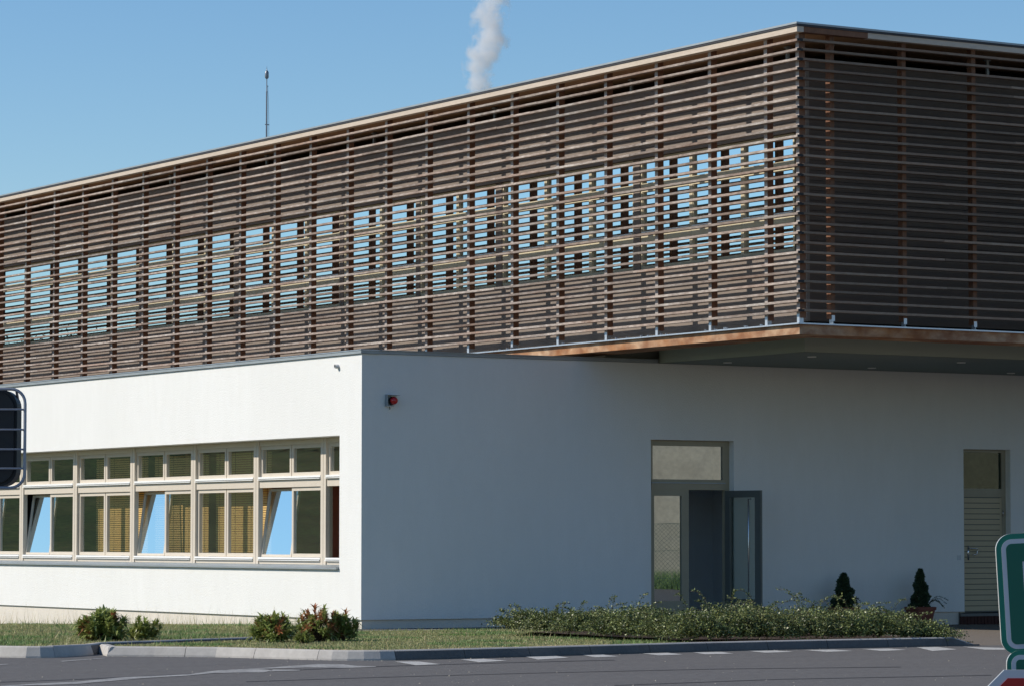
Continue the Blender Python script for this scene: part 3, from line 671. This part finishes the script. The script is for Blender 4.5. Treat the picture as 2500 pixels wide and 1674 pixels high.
# taller seedy blades against the plinth
n = 420; y = nrs.uniform(0.3, 17, n); x = nrs.uniform(-.35, 0, n); P = []
for i in range(n):
    z = zl(x[i], y[i]); h = nrs.uniform(.12, .32)*(1.7 if nrs.rand() < .1 else 1)*(1+y[i]*.03); a = nrs.rand()*6.28
    P.append([(x[i]-.004, y[i]-.004, z), (x[i]+.004, y[i]+.004, z), (x[i]+math.cos(a)*h*.3, y[i]+math.sin(a)*h*.3, z+h)])
g = fast_mesh('tall_grass', np.array(P), n, 3, [M_g1, M_g2], nrs.randint(0, 2, n)); tag(g, 'thin tall grass blades growing along the foot of the white wall', 'grass', kind='stuff')

# ------------------------------------------------------------------ shrubs
M_rl = leafmat('glossy_dark_leaf', (0.26, 0.32, 0.09), (0.36, 0.41, 0.14), 5, rough=.32, trans=.4, spec=.6, island=.4)
M_rl2 = leafmat('young_green_leaf', (0.27, 0.31, 0.08), (0.34, 0.36, 0.12), 5, rough=.35, trans=.25, spec=.5, island=.3)
M_rr = leafmat('reddish_leaf', (0.40, 0.15, 0.07), (0.46, 0.24, 0.11), 5, rough=.4, trans=.2, spec=.5, island=.35)
M_bark = mat('brown_bark', (0.11, 0.075, 0.05), 0.9, 0.1, noise=(20, 0.6, (0.07, 0.05, 0.035)), bump=(60, 0.5))
def leaf_fold(p, d, up, L, wd, droop):
    """lanceolate leaf: two folded halves with a bend, as 4 quads"""
    s = d.cross(up); s = s.normalized() if s.length > 1e-4 else Vector((1, 0, 0)); nrm = s.cross(d).normalized()
    c0 = p; c1 = p+d*L*.5+nrm*L*.05; c2 = p+d*L*.98-nrm*L*droop
    e1 = s*wd; e0 = s*wd*.25; e2 = s*wd*.2; lift = nrm*wd*.35
    return [[c0, c0+e0, c1+e1+lift, c1], [c1, c1+e1+lift, c2+e2, c2], [c0-e0, c0, c1, c1-e1+lift], [c1-e1+lift, c1, c2, c2-e2]]
def shrub(name, px, py, wid, hei, ntip, label, red=0.0, young=.15, L=.12, seed=1, lopside=0.0, open_=.25, zoff=0):
    r = random.Random(seed); c = at(px, py, 2, .10+zoff); z0 = zB(c.x, c.y) if name != 'x' else 0
    root = empty(name, (c.x, c.y, z0)); tag(root, label, 'shrub', 'broadleaf shrubs on the lawn')
    V_ = []; mi = []; st = MB(); right = CR
    for i in range(ntip):
        th = r.random()*6.283; u = r.random()**.5; ph = r.random()
        el = math.asin(min(1, .02+.98*ph)); rr = .55+.45*r.random()**.6
        lump = 1+.22*math.sin(3*th+seed)+.14*math.sin(5*el+7*th)
        x = math.cos(th)*math.cos(el)*wid*.5*rr*lump; y = math.sin(th)*math.cos(el)*wid*.42*rr*lump; z = math.sin(el)*hei*rr*lump*.95+.04
        x += lopside*z
        tip = Vector((right.x*x-right.y*y, right.y*x+right.x*y, z))
        base = Vector((r.uniform(-.06, .06), r.uniform(-.06, .06), 0)); mid = base.lerp(tip, .5)+Vector((0, 0, -.02+.04*r.random()))
        if i % 3 == 0: st.tube([base, mid, tip], [.009, .007, .004], M_bark, 5, False)
        ax = (tip-mid).normalized()*.9+Vector((0, 0, .30)); ax.normalize()
        q = r.random(); mt = 2 if (q < red*(.35+1.0*z/hei)) else (1 if q < red+young else 0)
        nl = r.randint(7, 11); ph0 = r.random()*6.28
        o1 = ax.orthogonal().normalized(); o2 = ax.cross(o1)
        for k in range(nl):
            a = ph0+k*6.283/nl+r.uniform(-.2, .2); sp = r.uniform(.35, 1.25) if k % 3 else r.uniform(.1, .5)
            d = (ax*math.cos(sp)+(o1*math.cos(a)+o2*math.sin(a))*math.sin(sp)).normalized(); l = L*r.uniform(.7, 1.2)
            for qd in leaf_fold(tip-ax*r.uniform(0, .05), d, Vector((0, 0, 1)), l, l*.16*r.uniform(.8, 1.2), r.uniform(.0, .4)):
                V_ += [tuple(p) for p in qd]; mi.append(mt)
    fast_mesh('foliage', np.array(V_), len(mi), 4, [M_rl, M_rl2, M_rr], mi, root)
    st.build('stem', root, True)
    return root
shrub('broadleaf_shrub', 245, 1561, .60, .36, 190, 'big round dark green shrub, leftmost on the lawn before the sunlit wall', .02, .35, .125, seed=3, lopside=.12)
shrub('broadleaf_shrub', 345, 1556, .42, .26, 75, 'small light green shrub just right of the leftmost round shrub', .0, .75, .10, seed=8, lopside=.25)
shrub('broadleaf_shrub', 668, 1561, .56, .31, 130, 'loose green shrub with a few orange leaves, left of the red-tipped one near the corner', .07, .3, .12, seed=5)
shrub('broadleaf_shrub', 775, 1558, .58, .40, 130, 'taller shrub with many rusty red leaf tips in front of the white corner', .42, .12, .10, seed=12)
shrub('broadleaf_shrub', 832, 1557, .40, .33, 90, 'dark narrow shrub nearest the building corner, right of the red-tipped one', .10, .1, .11, seed=21)
shrub('broadleaf_shrub', 741, 1566, .22, .12, 40, 'tiny bright green seedling shrub in the grass under the red-tipped one', .0, .9, .07, seed=23)

# cotoneaster bed: one dense low mass of tiny leaves on arching twigs
M_c1 = leafmat('cotoneaster_leaf', (0.15, 0.185, 0.055), (0.215, 0.245, 0.09), 1.5, rough=.4, trans=.15, spec=.45, island=.45)
M_c2 = leafmat('cotoneaster_pale_leaf', (0.23, 0.25, 0.085), (0.28, 0.28, 0.115), 1.5, rough=.4, trans=.2, spec=.45, island=.35)
M_c3 = leafmat('cotoneaster_dark_leaf', (0.035, 0.055, 0.022), (0.055, 0.07, 0.03), 1.5, rough=.5, trans=.1, spec=.4, island=.4)  # darker leaf tone, dealt out at random through the bed
def bed():
    r = np.random.RandomState(11); mounds = []
    # (photo x of centre, base y, half width px, height m)
    spec = [(1270, 1538, 62, .34), (1345, 1541, 70, .33), (1420, 1546, 70, .34), (1500, 1553, 70, .36), (1560, 1555, 75, .42), (1640, 1561, 80, .42), (1570, 1540, 60, .44),
            (1700, 1565, 85, .46), (1760, 1560, 80, .52), (1800, 1562, 85, .48), (1880, 1561, 85, .44), (1960, 1560, 85, .44), (2040, 1559, 85, .43), (2110, 1558, 80, .38),
            (2180, 1557, 75, .36), (2240, 1556, 62, .27), (2290, 1556.5, 40, .14), (1850, 1548, 80, .46), (1980, 1548, 80, .42), (2100, 1546, 70, .42), (2170, 1546, 60, .36), (1480, 1541, 60, .38)]
    tw = []
    for px, py, hw, h in spec:
        c = at(px, py, 2, .10); D = (c-Vector((CX, CY, CZ))).length; R = hw/FPX*D
        c = Vector((c.x, c.y, 0))+Vector((CF.x, CF.y, 0)).normalized()*R*.14; mounds.append((c, R, h))
    V_ = []; mi = []; st = MB()
    zg = .10
    for c, R, h in mounds:
        nt_ = int(150*R/.4)
        for i in range(nt_):
            a = r.rand()*6.28; q = r.rand()**.5; bx = c.x+math.cos(a)*R*.8*q; by = c.y+math.sin(a)*R*.7*q
            hh = h*(1-.55*q*q)*r.uniform(.75, 1.1); a2 = a+r.uniform(-1.2, 1.2); reach = r.uniform(.1, .34)
            spike = r.rand() < .035; 
            if spike: hh *= r.uniform(1.3, 1.6)
            p0 = np.array([bx-math.cos(a2)*reach*.4, by-math.sin(a2)*reach*.4, zg+hh*.25]); p1 = np.array([bx, by, zg+hh*1.0]); p2 = np.array([bx+math.cos(a2)*reach, by+math.sin(a2)*reach, zg+hh*(.95 if spike else r.uniform(.55, .92)*(1 if q < .55 else r.uniform(.15, 1)))])
            if spike: st.tube([tuple((1-q_)**2*p0+2*q_*(1-q_)*(p1+np.array([0, 0, hh*.05]))+q_*q_*p2) for q_ in np.linspace(0, 1, 7)], .0025, M_bark, 4, False)
            n = 44 if not spike else 60
            t = r.rand(n); P = ((1-t)**2)[:, None]*p0+(2*t*(1-t))[:, None]*(p1+np.array([0, 0, hh*.05]))+(t**2)[:, None]*p2
            P += r.normal(0, .022 if not spike else .010, (n, 3))
            L = r.uniform(.011, .02, n); d = r.normal(0, 1, (n, 3)); d[:, 2] = np.abs(d[:, 2])*.6; d /= np.linalg.norm(d, axis=1)[:, None]
            s = np.cross(d, r.normal(0, 1, (n, 3))); s /= np.linalg.norm(s, axis=1)[:, None]
            q4 = np.stack([P, P+d*L[:, None]*.9+s*L[:, None]*.55, P+d*L[:, None]*2.0, P+d*L[:, None]*.9-s*L[:, None]*.55], 1)
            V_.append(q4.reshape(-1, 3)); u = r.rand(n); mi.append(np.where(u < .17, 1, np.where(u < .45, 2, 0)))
    V_ = np.concatenate(V_); mi = np.concatenate(mi)
    o = fast_mesh('cotoneaster_bed', V_, len(mi), 4, [M_c1, M_c2, M_c3], mi)
    tag(o, 'low spreading cotoneaster ground cover between the kerb and the shaded wall', 'shrubbery', kind='stuff')
    s_ = st.build('twig', o)
    s_['kind'] = 'stuff'
bed()
m = MB(); q = [tuple(at(x, y, 2, .11))[:2] for x, y in [(1250, 1536), (1440, 1547), (1620, 1556), (1680, 1560), (1980, 1556), (2250, 1554)]]
M_mulch = mat('bark_mulch', (0.05, 0.035, 0.028), 0.95, 0.1, noise=(40, 0.8, (0.09, 0.065, 0.05)), bump=(50, 0.8))
m.quad([(x, y, .095) for x, y in q]+[(2.9, -9, .10), (2.9, -4, .03), (.6, -4.2, .02)], M_mulch)
o = m.build('mulch'); tag(o, kind='structure')

# ------------------------------------------------------------------ potted conifers
M_con = leafmat('dark_conifer', (0.035, 0.065, 0.035), (0.06, 0.095, 0.045), 6, rough=.6, trans=.05, spec=.3, island=.4)
M_pot = mat('terracotta_pot', (0.22, 0.075, 0.05), 0.8, 0.25, noise=(8, 0.5, (0.17, 0.055, 0.04)), bump=(20, 0.2))
def potted(x, y, h, wid, label, seed, trail):
    r = np.random.RandomState(seed); root = empty('potted_conifer', (x, y, za(x, y)+.002)); tag(root, label, 'potted plant', 'potted conifers by the wall')
    a = MB(); pr = [(.0, 0), (.135, 0), (.185, .27), (.20, .275), (.205, .325), (.19, .33), (.18, .30), (.0, .30)]
    n = 4; k0 = len(a.v)       # square tapered planter with a rim
    for rr, z in pr:
        for sx, sy in ((-1, -1), (1, -1), (1, 1), (-1, 1)): a.v.append((sx*rr, sy*rr, z))
    for j in range(len(pr)-1):
        for t in range(4):
            a.f.append((k0+j*4+t, k0+j*4+(t+1) % 4, k0+(j+1)*4+(t+1) % 4, k0+(j+1)*4+t)); a.m.append(a.mi(M_pot))
    for q in (-.11, 0, .11): a.box(q-.006, q+.006, -.183, -.15, .05, .25, M_pot)
    a.build('pot', root)
    a = MB(); a.tube([(0, 0, .29), (.01, 0, .5), (0, 0, .33+h*.9)], [.02, .015, .006], M_bark, 6); a.build('trunk', root)
    N = 7000; t = r.rand(N)**1.25; z = .33+t*h; prof = (1-t)**.7*(1+.15*np.sin(t*21+seed)); th = r.rand(N)*6.28; rad = wid*.5*(prof*(.45+.6*r.rand(N)**.5)+.12*(r.rand(N) < .08))
    lob = 1+.25*np.sin(th*3+t*9)
    P = np.stack([np.cos(th)*rad*lob, np.sin(th)*rad*lob, z], 1); d = np.stack([np.cos(th), np.sin(th), np.full(N, .9)], 1)+r.normal(0, .35, (N, 3)); d /= np.linalg.norm(d, axis=1)[:, None]
    L = r.uniform(.025, .05, N)[:, None]; s = np.cross(d, r.normal(0, 1, (N, 3))); s /= np.linalg.norm(s, axis=1)[:, None]
    q4 = np.stack([P, P+d*L*.5+s*L*.3, P+d*L, P+d*L*.5-s*L*.3], 1).reshape(-1, 3)
    fast_mesh('crown', q4, N, 4, [M_con], None, root)
    V_ = []
    for (a0, ln) in trail:
        p0 = np.array([math.cos(a0)*.1, math.sin(a0)*.1, .33])
        for k in range(5):
            a1 = a0+r.uniform(-.5, .5); L_ = ln*r.uniform(.6, 1); e = p0+np.array([math.cos(a1)*L_, math.sin(a1)*L_, r.uniform(-.12, .12)])
            for t_ in np.linspace(.15, 1, 16):
                p = p0+(e-p0)*t_+np.array([0, 0, .12*math.sin(t_*3.14)])
                for sgn in (-1, 1):
                    d_ = (e-p0)/np.linalg.norm(e-p0); sd = np.array([-d_[1], d_[0], r.uniform(-.6, .6)])*sgn+d_*.6; sd /= np.linalg.norm(sd); ll = r.uniform(.03, .055); w_ = np.array([0, 0, .005])
                    V_ += [p-w_, p+sd*ll*.5-w_*1.5, p+sd*ll, p+sd*ll*.5+w_*1.5]
    fast_mesh('sprig', np.array(V_), len(V_)//4, 4, [M_con], None, root)
potted(at(2060, 1480, 1, -.42).x, -.42, .58, .37, 'potted dark conifer half hidden by the shrubbery, left of the two pots', 4, [(-.4, .22), (2.9, .12)])
potted(at(2247, 1480, 1, -.42).x, -.42, .66, .30, 'slender potted conifer in a terracotta planter, the pot nearer the tan service door', 9, [(-.35, .42)])

# ------------------------------------------------------------------ flagpole behind the roof
M_pole = mat('grey_pole_metal', (0.20, 0.215, 0.24), 0.4, 0.5, 0.5, noise=(10, 0.3, (0.15, 0.16, 0.18)))
D = 105.0
def sky_pt(px, py, dist):
    d = (CF*FPX+CR*(px-1250)-CU*(py-837)); d /= Vector((d.x, d.y)).length; return Vector((CX, CY, CZ))+d*dist
top = sky_pt(651.5, 161, D); fp = empty('flagpole', (top.x, top.y, -.6)); tag(fp, 'slim grey flagpole with a bulbous finial rising behind the roof', 'flagpole')
u = D/FPX; zt_ = top.z+.6
Z = lambda py: sky_pt(651.5, py, D).z+.6
m = MB(); m.lathe([(.10, 0), (.07, .5), (.028, Z(340)), (.024, Z(225)), (.024, Z(224)), (.016, Z(222)), (.014, Z(193))], (0, 0, 0), M_pole, 14); m.build('pole', fp, True)
m = MB(); m.lathe([(.014, Z(194)), (.05, Z(191.5)), (.062, Z(189)), (.062, Z(182)), (.058, Z(177)), (.035, Z(174)), (.014, Z(172)), (.008, Z(168)), (.001, Z(161))], (0, 0, 0), M_pole, 20); m.build('finial', fp, True)
m = MB(); rr = CR; m.tube([rr*.03+Vector((0, 0, Z(212))), rr*.055+Vector((0, 0, Z(250))), rr*.07+Vector((0, 0, Z(300))), rr*.075+Vector((0, 0, Z(400)))], .006, M_pole, 5)
m.tube([rr*.0+Vector((0, 0, Z(211))), rr*.05+Vector((0, 0, Z(211)))], .012, M_pole, 5); m.tube([rr*-.05+Vector((0, 0, Z(304.5))), rr*.085+Vector((0, 0, Z(305.5)))], .016, M_pole, 6)
m.build('halyard', fp)

# ------------------------------------------------------------------ steam plume far behind
def plume():
    D = 260.0; pts = [(1158, 330, 20), (1166, 240, 22), (1172, 205, 28), (1172, 165, 33), (1187, 120, 36), (1200, 85, 37), (1192, 45, 34), (1203, 8, 33), (1215, -40, 34), (1222, -90, 36)]
    a = MB(); cs = [sky_pt(px, py, D) for px, py, _ in pts]; rs = [r_/FPX*D*1.55 for _, _, r_ in pts]
    a.tube(cs, rs, None, 18)
    m = bpy.data.materials.new('steam'); m.use_nodes = True; n = m.node_tree.nodes; l = m.node_tree.links; n.remove(n['Principled BSDF'])
    v = n.new('ShaderNodeVolumePrincipled'); v.inputs['Color'].default_value = (.93, .92, .93, 1); v.inputs['Anisotropy'].default_value = 0.0
    l.new(v.outputs[0], n['Material Output'].inputs['Volume'])
    # distance from the plume's bent axis, in radii, via an attribute-free polyline: x across as function of z
    tc = n.new('ShaderNodeTexCoord')
    nz = n.new('ShaderNodeTexNoise'); nz.inputs['Scale'].default_value = .9; nz.inputs['Detail'].default_value = 6; nz.inputs['Roughness'].default_value = .6
    l.new(tc.outputs['Object'], nz.inputs[0])
    sep = n.new('ShaderNodeSeparateXYZ'); l.new(tc.outputs['Object'], sep.inputs[0])
    zmin, zmax = cs[0].z, cs[-1].z; base = cs[0]
    mr = n.new('ShaderNodeMapRange'); mr.inputs[1].default_value = zmin-base.z; mr.inputs[2].default_value = zmax-base.z; l.new(sep.outputs[2], mr.inputs[0])
    fc = n.new('ShaderNodeFloatCurve'); cv = fc.mapping.curves[0]; fr = n.new('ShaderNodeFloatCurve'); cr = fr.mapping.curves[0]
    A = []; B = []
    for c, r_ in zip(cs, rs):
        t = (c.z-zmin)/(zmax-zmin); off_ = (c-base).dot(CR); A.append((t, .5+off_/20)); B.append((t, r_/5))
    for cvv, pl in ((cv, A), (cr, B)):
        cvv.points[0].location = pl[0]; cvv.points[1].location = pl[-1]
        for p in pl[1:-1]: cvv.points.new(*p)
    fc.mapping.update(); fr.mapping.update()
    for f in (fc, fr): l.new(mr.outputs[0], f.inputs['Value'])
    def M_(op, a_, b_=None):
        q = n.new('ShaderNodeMath'); q.operation = op
        for i, s_ in enumerate((a_, b_)):
            if s_ is None: continue
            if hasattr(s_, 'is_linked') or hasattr(s_, 'links'): l.new(s_, q.inputs[i])
            else: q.inputs[i].default_value = s_
        return q.outputs[0]
    dot = n.new('ShaderNodeVectorMath'); dot.operation = 'DOT_PRODUCT'; l.new(tc.outputs['Object'], dot.inputs[0]); dot.inputs[1].default_value = tuple(CR)
    dof = n.new('ShaderNodeVectorMath'); dof.operation = 'DOT_PRODUCT'; l.new(tc.outputs['Object'], dof.inputs[0]); dof.inputs[1].default_value = tuple(Vector((CF.x, CF.y, 0)).normalized())
    ax = M_('MULTIPLY', M_('SUBTRACT', fc.outputs[0], .5), 20.0); dx = M_('SUBTRACT', dot.outputs['Value'], ax); rad = M_('MULTIPLY', fr.outputs[0], 5.0)
    r2 = M_('SQRT', M_('ADD', M_('POWER', dx, 2.0), M_('POWER', dof.outputs['Value'], 2.0))); rn = M_('DIVIDE', r2, rad)
    shape = M_('SUBTRACT', 1.0, rn)              # 1 on axis, 0 at the rim
    d = M_('ADD', M_('MULTIPLY', shape, 1.15), M_('MULTIPLY', M_('SUBTRACT', nz.outputs[0], .5), 3.2)); d = M_('SUBTRACT', d, .33)
    d = M_('MULTIPLY', M_('MAXIMUM', d, 0.0), 2.3); d = M_('MINIMUM', d, 1.0)
    l.new(d, v.inputs['Density'])
    a.mats = [m]; a.m = [0]*len(a.f)
    me_v = [(p[0]-base.x, p[1]-base.y, p[2]-base.z) for p in a.v]; a.v = me_v
    o = a.build('steam_plume', None, False, tuple(base)); tag(o, 'pale grey plume of steam rising into the sky behind the roof', 'steam', kind='stuff')
plume()

# ------------------------------------------------------------------ near things: signs and the caged lamp
M_sgreen = mat('green_sign_sheet', (0.0, 0.16, 0.11), 0.45, 0.4, noise=(6, 0.3, (0.0, 0.10, 0.065)))
M_sgreen2 = mat('dark_green_sign_field', (0.0, 0.095, 0.062), 0.45, 0.4, noise=(6, 0.3, (0.0, 0.084, 0.054)))
M_swhite = mat('white_sign_sheet', (0.45, 0.47, 0.52), 0.45, 0.4, noise=(8, 0.3, (0.40, 0.42, 0.47)))
M_sred = mat('red_sign_sheet', (0.33, 0.008, 0.008), 0.45, 0.4, noise=(6, 0.3, (0.36, 0.01, 0.01)))
M_alu = mat('bare_aluminium_rim', (0.62, 0.62, 0.60), 0.4, 0.5, 0.4, noise=(20, 0.3, (0.5, 0.5, 0.48)))
def rrect(w_, h_, r, n=8):
    P = []
    for cx, cy, a0 in ((w_-r, h_-r, 0), (r, h_-r, 90), (r, r, 180), (w_-r, r, 270)):
        for k in range(n+1):
            a = math.radians(a0+90*k/n); P.append((cx+r*math.cos(a), cy+r*math.sin(a)))
    return P
def sign_matrix(px, py, dist, roll):
    """sign standing upright at a point, its local x to the right, y up, z towards the road user"""
    o = sky_pt(px, py, dist); fwd = Vector((CF.x, CF.y, 0)).normalized(); x = Vector((CR.x, CR.y, 0)).normalized()
    M = Matrix(((x.x, 0, -fwd.x, o.x), (x.y, 0, -fwd.y, o.y), (x.z, 1, 0, o.z), (0, 0, 0, 1)))
    return M @ Matrix.Rotation(roll, 4, 'Z')
def ringed(mb, T, w_, h_, r, b1, b2, base, band):
    mb.prism(rrect(w_, h_, r), T @ Matrix.Translation((0, 0, -.02)), .02, base, M_alu)
    a = rrect(w_-2*b1, h_-2*b1, max(.01, r-b1)); a = [(x+b1, y+b1) for x, y in a]
    mb.prism(a, T, .0015, band)
    a = rrect(w_-2*b2, h_-2*b2, max(.01, r-b2)); a = [(x+b2, y+b2) for x, y in a]
    mb.prism(a, T @ Matrix.Translation((0, 0, .0016)), .0015, M_sgreen2)
SD = 13.0; k = SD/FPX
post_o = MB(); T0 = sign_matrix(2447, 1598, SD, math.radians(3.0))
sp = T0 @ Vector((.62, 0, -.05)); post_o.tube([(sp.x, sp.y, -.6), (sp.x, sp.y, 1.62)], .030, M_steel, 14)
post_o = post_o.build('sign_post', None, True); tag(post_o, 'galvanised steel post carrying the green and red road signs at the right edge', 'sign post')
m = MB(); ringed(m, T0, 1.25, 290*k, 38*k, 13*k, 24*k, M_sgreen, M_swhite)
for q in ([(68, 158), (95, 158), (95, 215), (68, 215)],):
    m.prism([(x*k, y*k) for x, y in [(62, 150), (70, 150), (70, 222), (62, 222)]], T0 @ Matrix.Translation((0, 0, .0033)), .001, M_swhite)
o = m.build('direction_sign'); tag(o, 'large green direction sign with white inner border at the right edge', 'road sign')
m = MB(); T1 = sign_matrix(2459, 1668, SD, math.radians(0.5)); ringed(m, T1, .70, 80*k, 32*k, 11*k, 22*k, M_sgreen, M_swhite)
o = m.build('route_sign'); tag(o, 'small green sign plate with white border below the large green sign', 'road sign')
m = MB(); T2 = sign_matrix(2452, 1634, SD-.12, math.radians(0)); e = .30; c = e*.7071
octp = [(0, 0), (-c, -c), (-c, -c-e), (0, -2*c-e), (e, -2*c-e), (e+c, -c-e), (e+c, -c), (e, 0)]
m.prism(octp, T2 @ Matrix.Translation((0, 0, -.02)), .02, M_swhite, M_alu)
cx_, cy_ = e/2, -c-e/2; sc = .915
m.prism([((x-cx_)*sc+cx_, (y-cy_)*sc+cy_) for x, y in octp], T2, .002, M_sred)
o = m.build('stop_sign'); tag(o, 'red octagonal sign with a pale grey border in the bottom right corner', 'road sign')

M_black = mat('black_lamp_housing', (0.012, 0.013, 0.016), 0.5, 0.35, noise=(10, 0.3, (0.02, 0.021, 0.024)))
M_cage = mat('grey_cage_wire', (0.27, 0.28, 0.32), 0.4, 0.5, 0.3, noise=(30, 0.4, (0.22, 0.23, 0.27)))
LD = 10.0; lk = LD/FPX; To = sign_matrix(62, 1190, LD, 0)
lamp = empty('caged_lamp', tuple(To.translation)); tag(lamp, 'black rounded lamp housing behind a grey wire cage at the left edge', 'lamp')
TL = To.copy(); TL.translation = Vector((0, 0, 0))
wd_, ht = 260*lk, 238*lk
m = MB(); pr = rrect(200*lk, 235*lk, 42*lk); pr = [(x-(24+200)*lk, y+4*lk) for x, y in pr]
m.prism(pr, TL @ Matrix.Translation((0, 0, -.11)), .09, M_black)
ins = [((x+124*lk)*.93-124*lk, (y-120*lk)*.93+120*lk) for x, y in pr]; m.prism(ins, TL @ Matrix.Translation((0, 0, -.02)), .012, M_black)
m.build('housing', lamp)
m = MB()
fr = rrect(wd_, ht, 34*lk, 6); fr = [(x-wd_, y) for x, y in fr]; fr.append(fr[0])
m.tube([TL @ Vector((x, y, .02)) for x, y in fr], .0047, M_cage, 8, False)
for py in (1001.5, 1050, 1097.5, 1143.5):
    y = (1190-py)*lk; m.tube([TL @ Vector((0, y, .018)), TL @ Vector((-.015, y, .03)), TL @ Vector((-wd_+.015, y, .03)), TL @ Vector((-wd_, y, .018))], .0029, M_cage, 8)
for x in (-wd_*.12, -wd_*.88): m.tube([TL @ Vector((x, ht, .02)), TL @ Vector((x, ht-.0, -.06)), TL @ Vector((x, ht-.03, -.10))], .004, M_cage, 6)
m.build('cage', lamp, True)
m = MB(); m.tube([TL @ Vector((-wd_*.5, ht*.5, -.10)), TL @ Vector((-wd_*.5, ht*.5, -.22)), TL @ Vector((-wd_*1.25, ht*.5, -.25))], .02, M_black, 10); m.build('arm', lamp, True)
pp = To @ Vector((-wd_*1.28, 0, -.25)); m = MB(); m.tube([(pp.x, pp.y, -.6), (pp.x, pp.y, 2.6)], .045, M_steel, 14)
o = m.build('lamp_pole', None, True); tag(o, 'steel pole just outside the left edge that carries the caged lamp', 'pole')

# ------------------------------------------------------------------ what the windows reflect
M_hill = mat('rough_hillside', (0.045, 0.07, 0.014), 0.95, 0.05, noise=(.35, 1.0, (0.13, 0.10, 0.04)), var=[(.16, 1.0, (0.010, 0.018, 0.006)), (2.2, .8, (0.008, 0.016, 0.005)), (5, .5, (0.09, 0.13, 0.03))])
hu = Vector((-.46, .888, 0)); hv = Vector((.888, .46, 0)); ho = Vector((-6, 12, 0))
vs = []; fs = []; NU, NV = 40, 60
def hh(u, v):
    t = min(1, max(0, (u-45)/125)); t = t*t*(3-2*t); return -.6+t*(11.0+1.2*math.sin(v*.045+1)+.6*math.sin(v*.13)+.3*math.sin(u*.2+v*.3))
for i in range(NU):
    for j in range(NV):
        u = 24+i*4.2; v = -120+j*2.7; p = ho+hu*u+hv*v; vs.append((p.x, p.y, hh(u, v)))
for i in range(NU-1):
    for j in range(NV-1): fs.append((i*NV+j, i*NV+j+1, (i+1)*NV+j+1, (i+1)*NV+j))
me = bpy.data.meshes.new('hill'); me.from_pydata(vs, [], fs); me.update(); me.materials.append(M_hill)
o = bpy.data.objects.new('hill', me); S.collection.objects.link(o); tag(o, kind='structure')
M_wood = leafmat('woodland_leaf', (0.025, 0.05, 0.015), (0.07, 0.11, 0.03), .3, trans=.1, island=.5, spec=.02, rough=.9)
r = np.random.RandomState(2); V_ = []
for t in range(230):
    v = r.uniform(-110, 34); u = r.uniform(112, 178); H_ = r.uniform(2.2, 4.6); R_ = H_*r.uniform(.5, .9)*1.1
    c = ho+hu*u+hv*v; z = hh(u, v); n = 750
    d = r.normal(0, 1, (n, 3)); d /= np.linalg.norm(d, axis=1)[:, None]; rad = r.uniform(.45, 1, n)[:, None]*(1+.25*np.sin(d[:, :1]*5+t))
    P = np.array([c.x, c.y, z+H_*.5])+d*rad*np.array([R_, R_, H_*.55]); s = r.normal(0, 1, (n, 3)); s /= np.linalg.norm(s, axis=1)[:, None]; e = np.cross(s, d); L = r.uniform(.10, .2, n)[:, None]
    V_.append(np.stack([P-s*L, P+e*L*.6, P+s*L, P-e*L*.6], 1).reshape(-1, 3))
V_ = np.concatenate(V_); o = fast_mesh('woodland', V_, len(V_)//4, 4, [M_wood]); tag(o, 'scrub and small trees on the hillside mirrored in the windows', 'woodland', kind='stuff')
# concrete wall and fence mirrored in the entrance door
M_conc = mat('stained_concrete', (0.46, 0.40, 0.31), 0.9, 0.1, noise=(.8, 0.6, (0.38, 0.33, 0.26)), var=[(2.6, 0.5, (0.27, 0.24, 0.20)), (1.1, 0.6, (0.50, 0.45, 0.36)), (9, .35, (.18, .16, .14))])
TW = Matrix.Translation((30, -34, 0)) @ Matrix.Rotation(math.radians(30), 4, 'Z')     # local y+ faces the building
m = MB(); m.box(-16, 16, -.15, .15, -.6, 6.0, M_conc, TW); m.box(-16, 16, -.2, .2, 6.0, 6.1, M_kerb, TW)
o = m.build('retaining_wall'); tag(o, 'stained beige concrete wall mirrored in the entrance door glass', 'wall')
m = MB(); P = []
r = np.random.RandomState(3)
for i in range(9000):
    x = r.uniform(-9, 9); y = r.uniform(1.0, 3.0); h = r.uniform(.3, .62); a = TW @ Vector((x, y, -.02)); b = TW @ Vector((x+.03, y, -.02)); c = TW @ Vector((x+r.uniform(-.1, .1), y+r.uniform(-.1, .1), h)); P.append([a, b, c])
o = fast_mesh('grass', np.array([[tuple(q) for q in t] for t in P]), len(P), 3, [M_g3]); tag(o, 'tall green grass at the foot of the concrete wall mirrored in the door', 'grass', kind='stuff')
M_fgreen = mat('green_fence_wire', (0.03, 0.07, 0.05), 0.5, 0.4, noise=(10, 0.3, (0.02, 0.05, 0.035)))
fe = empty('chain_link_fence', tuple(TW @ Vector((0, 3.2, 0)))); tag(fe, 'green chain-link fence before the concrete wall mirrored in the door glass', 'fence')
TF = TW.copy(); TF.translation = Vector((0, 0, 0))
for x in (-7.5, -5, -2.5, 0, 2.5, 5, 7.5):
    a = MB(); a.tube([TF @ Vector((x, 0, -.1)), TF @ Vector((x+.05, 0, 2.0))], .03, M_fgreen, 8); a.build('fence_post', fe, True)
a = MB(); H2 = 1.85; st_ = .12
for k in range(int(16/st_)+16):
    x = -8-H2+k*st_
    for sg in (1, -1):
        xa, xb = (x, x+H2) if sg > 0 else (x+H2, x)
        if min(xa, xb) < -8 or max(xa, xb) > 8: continue
        p, q = TF @ Vector((xa, 0, .05)), TF @ Vector((xb, 0, H2+.05)); e = TF @ Vector((.007, 0, 0)); a.quad([p-e, p+e, q+e, q-e], M_fgreen)
for z in (.3, 1.1, 1.88): a.box(-8, 8, -.004, .004, z, z+.012, M_fgreen, TF)
a.build('wire_mesh', fe)
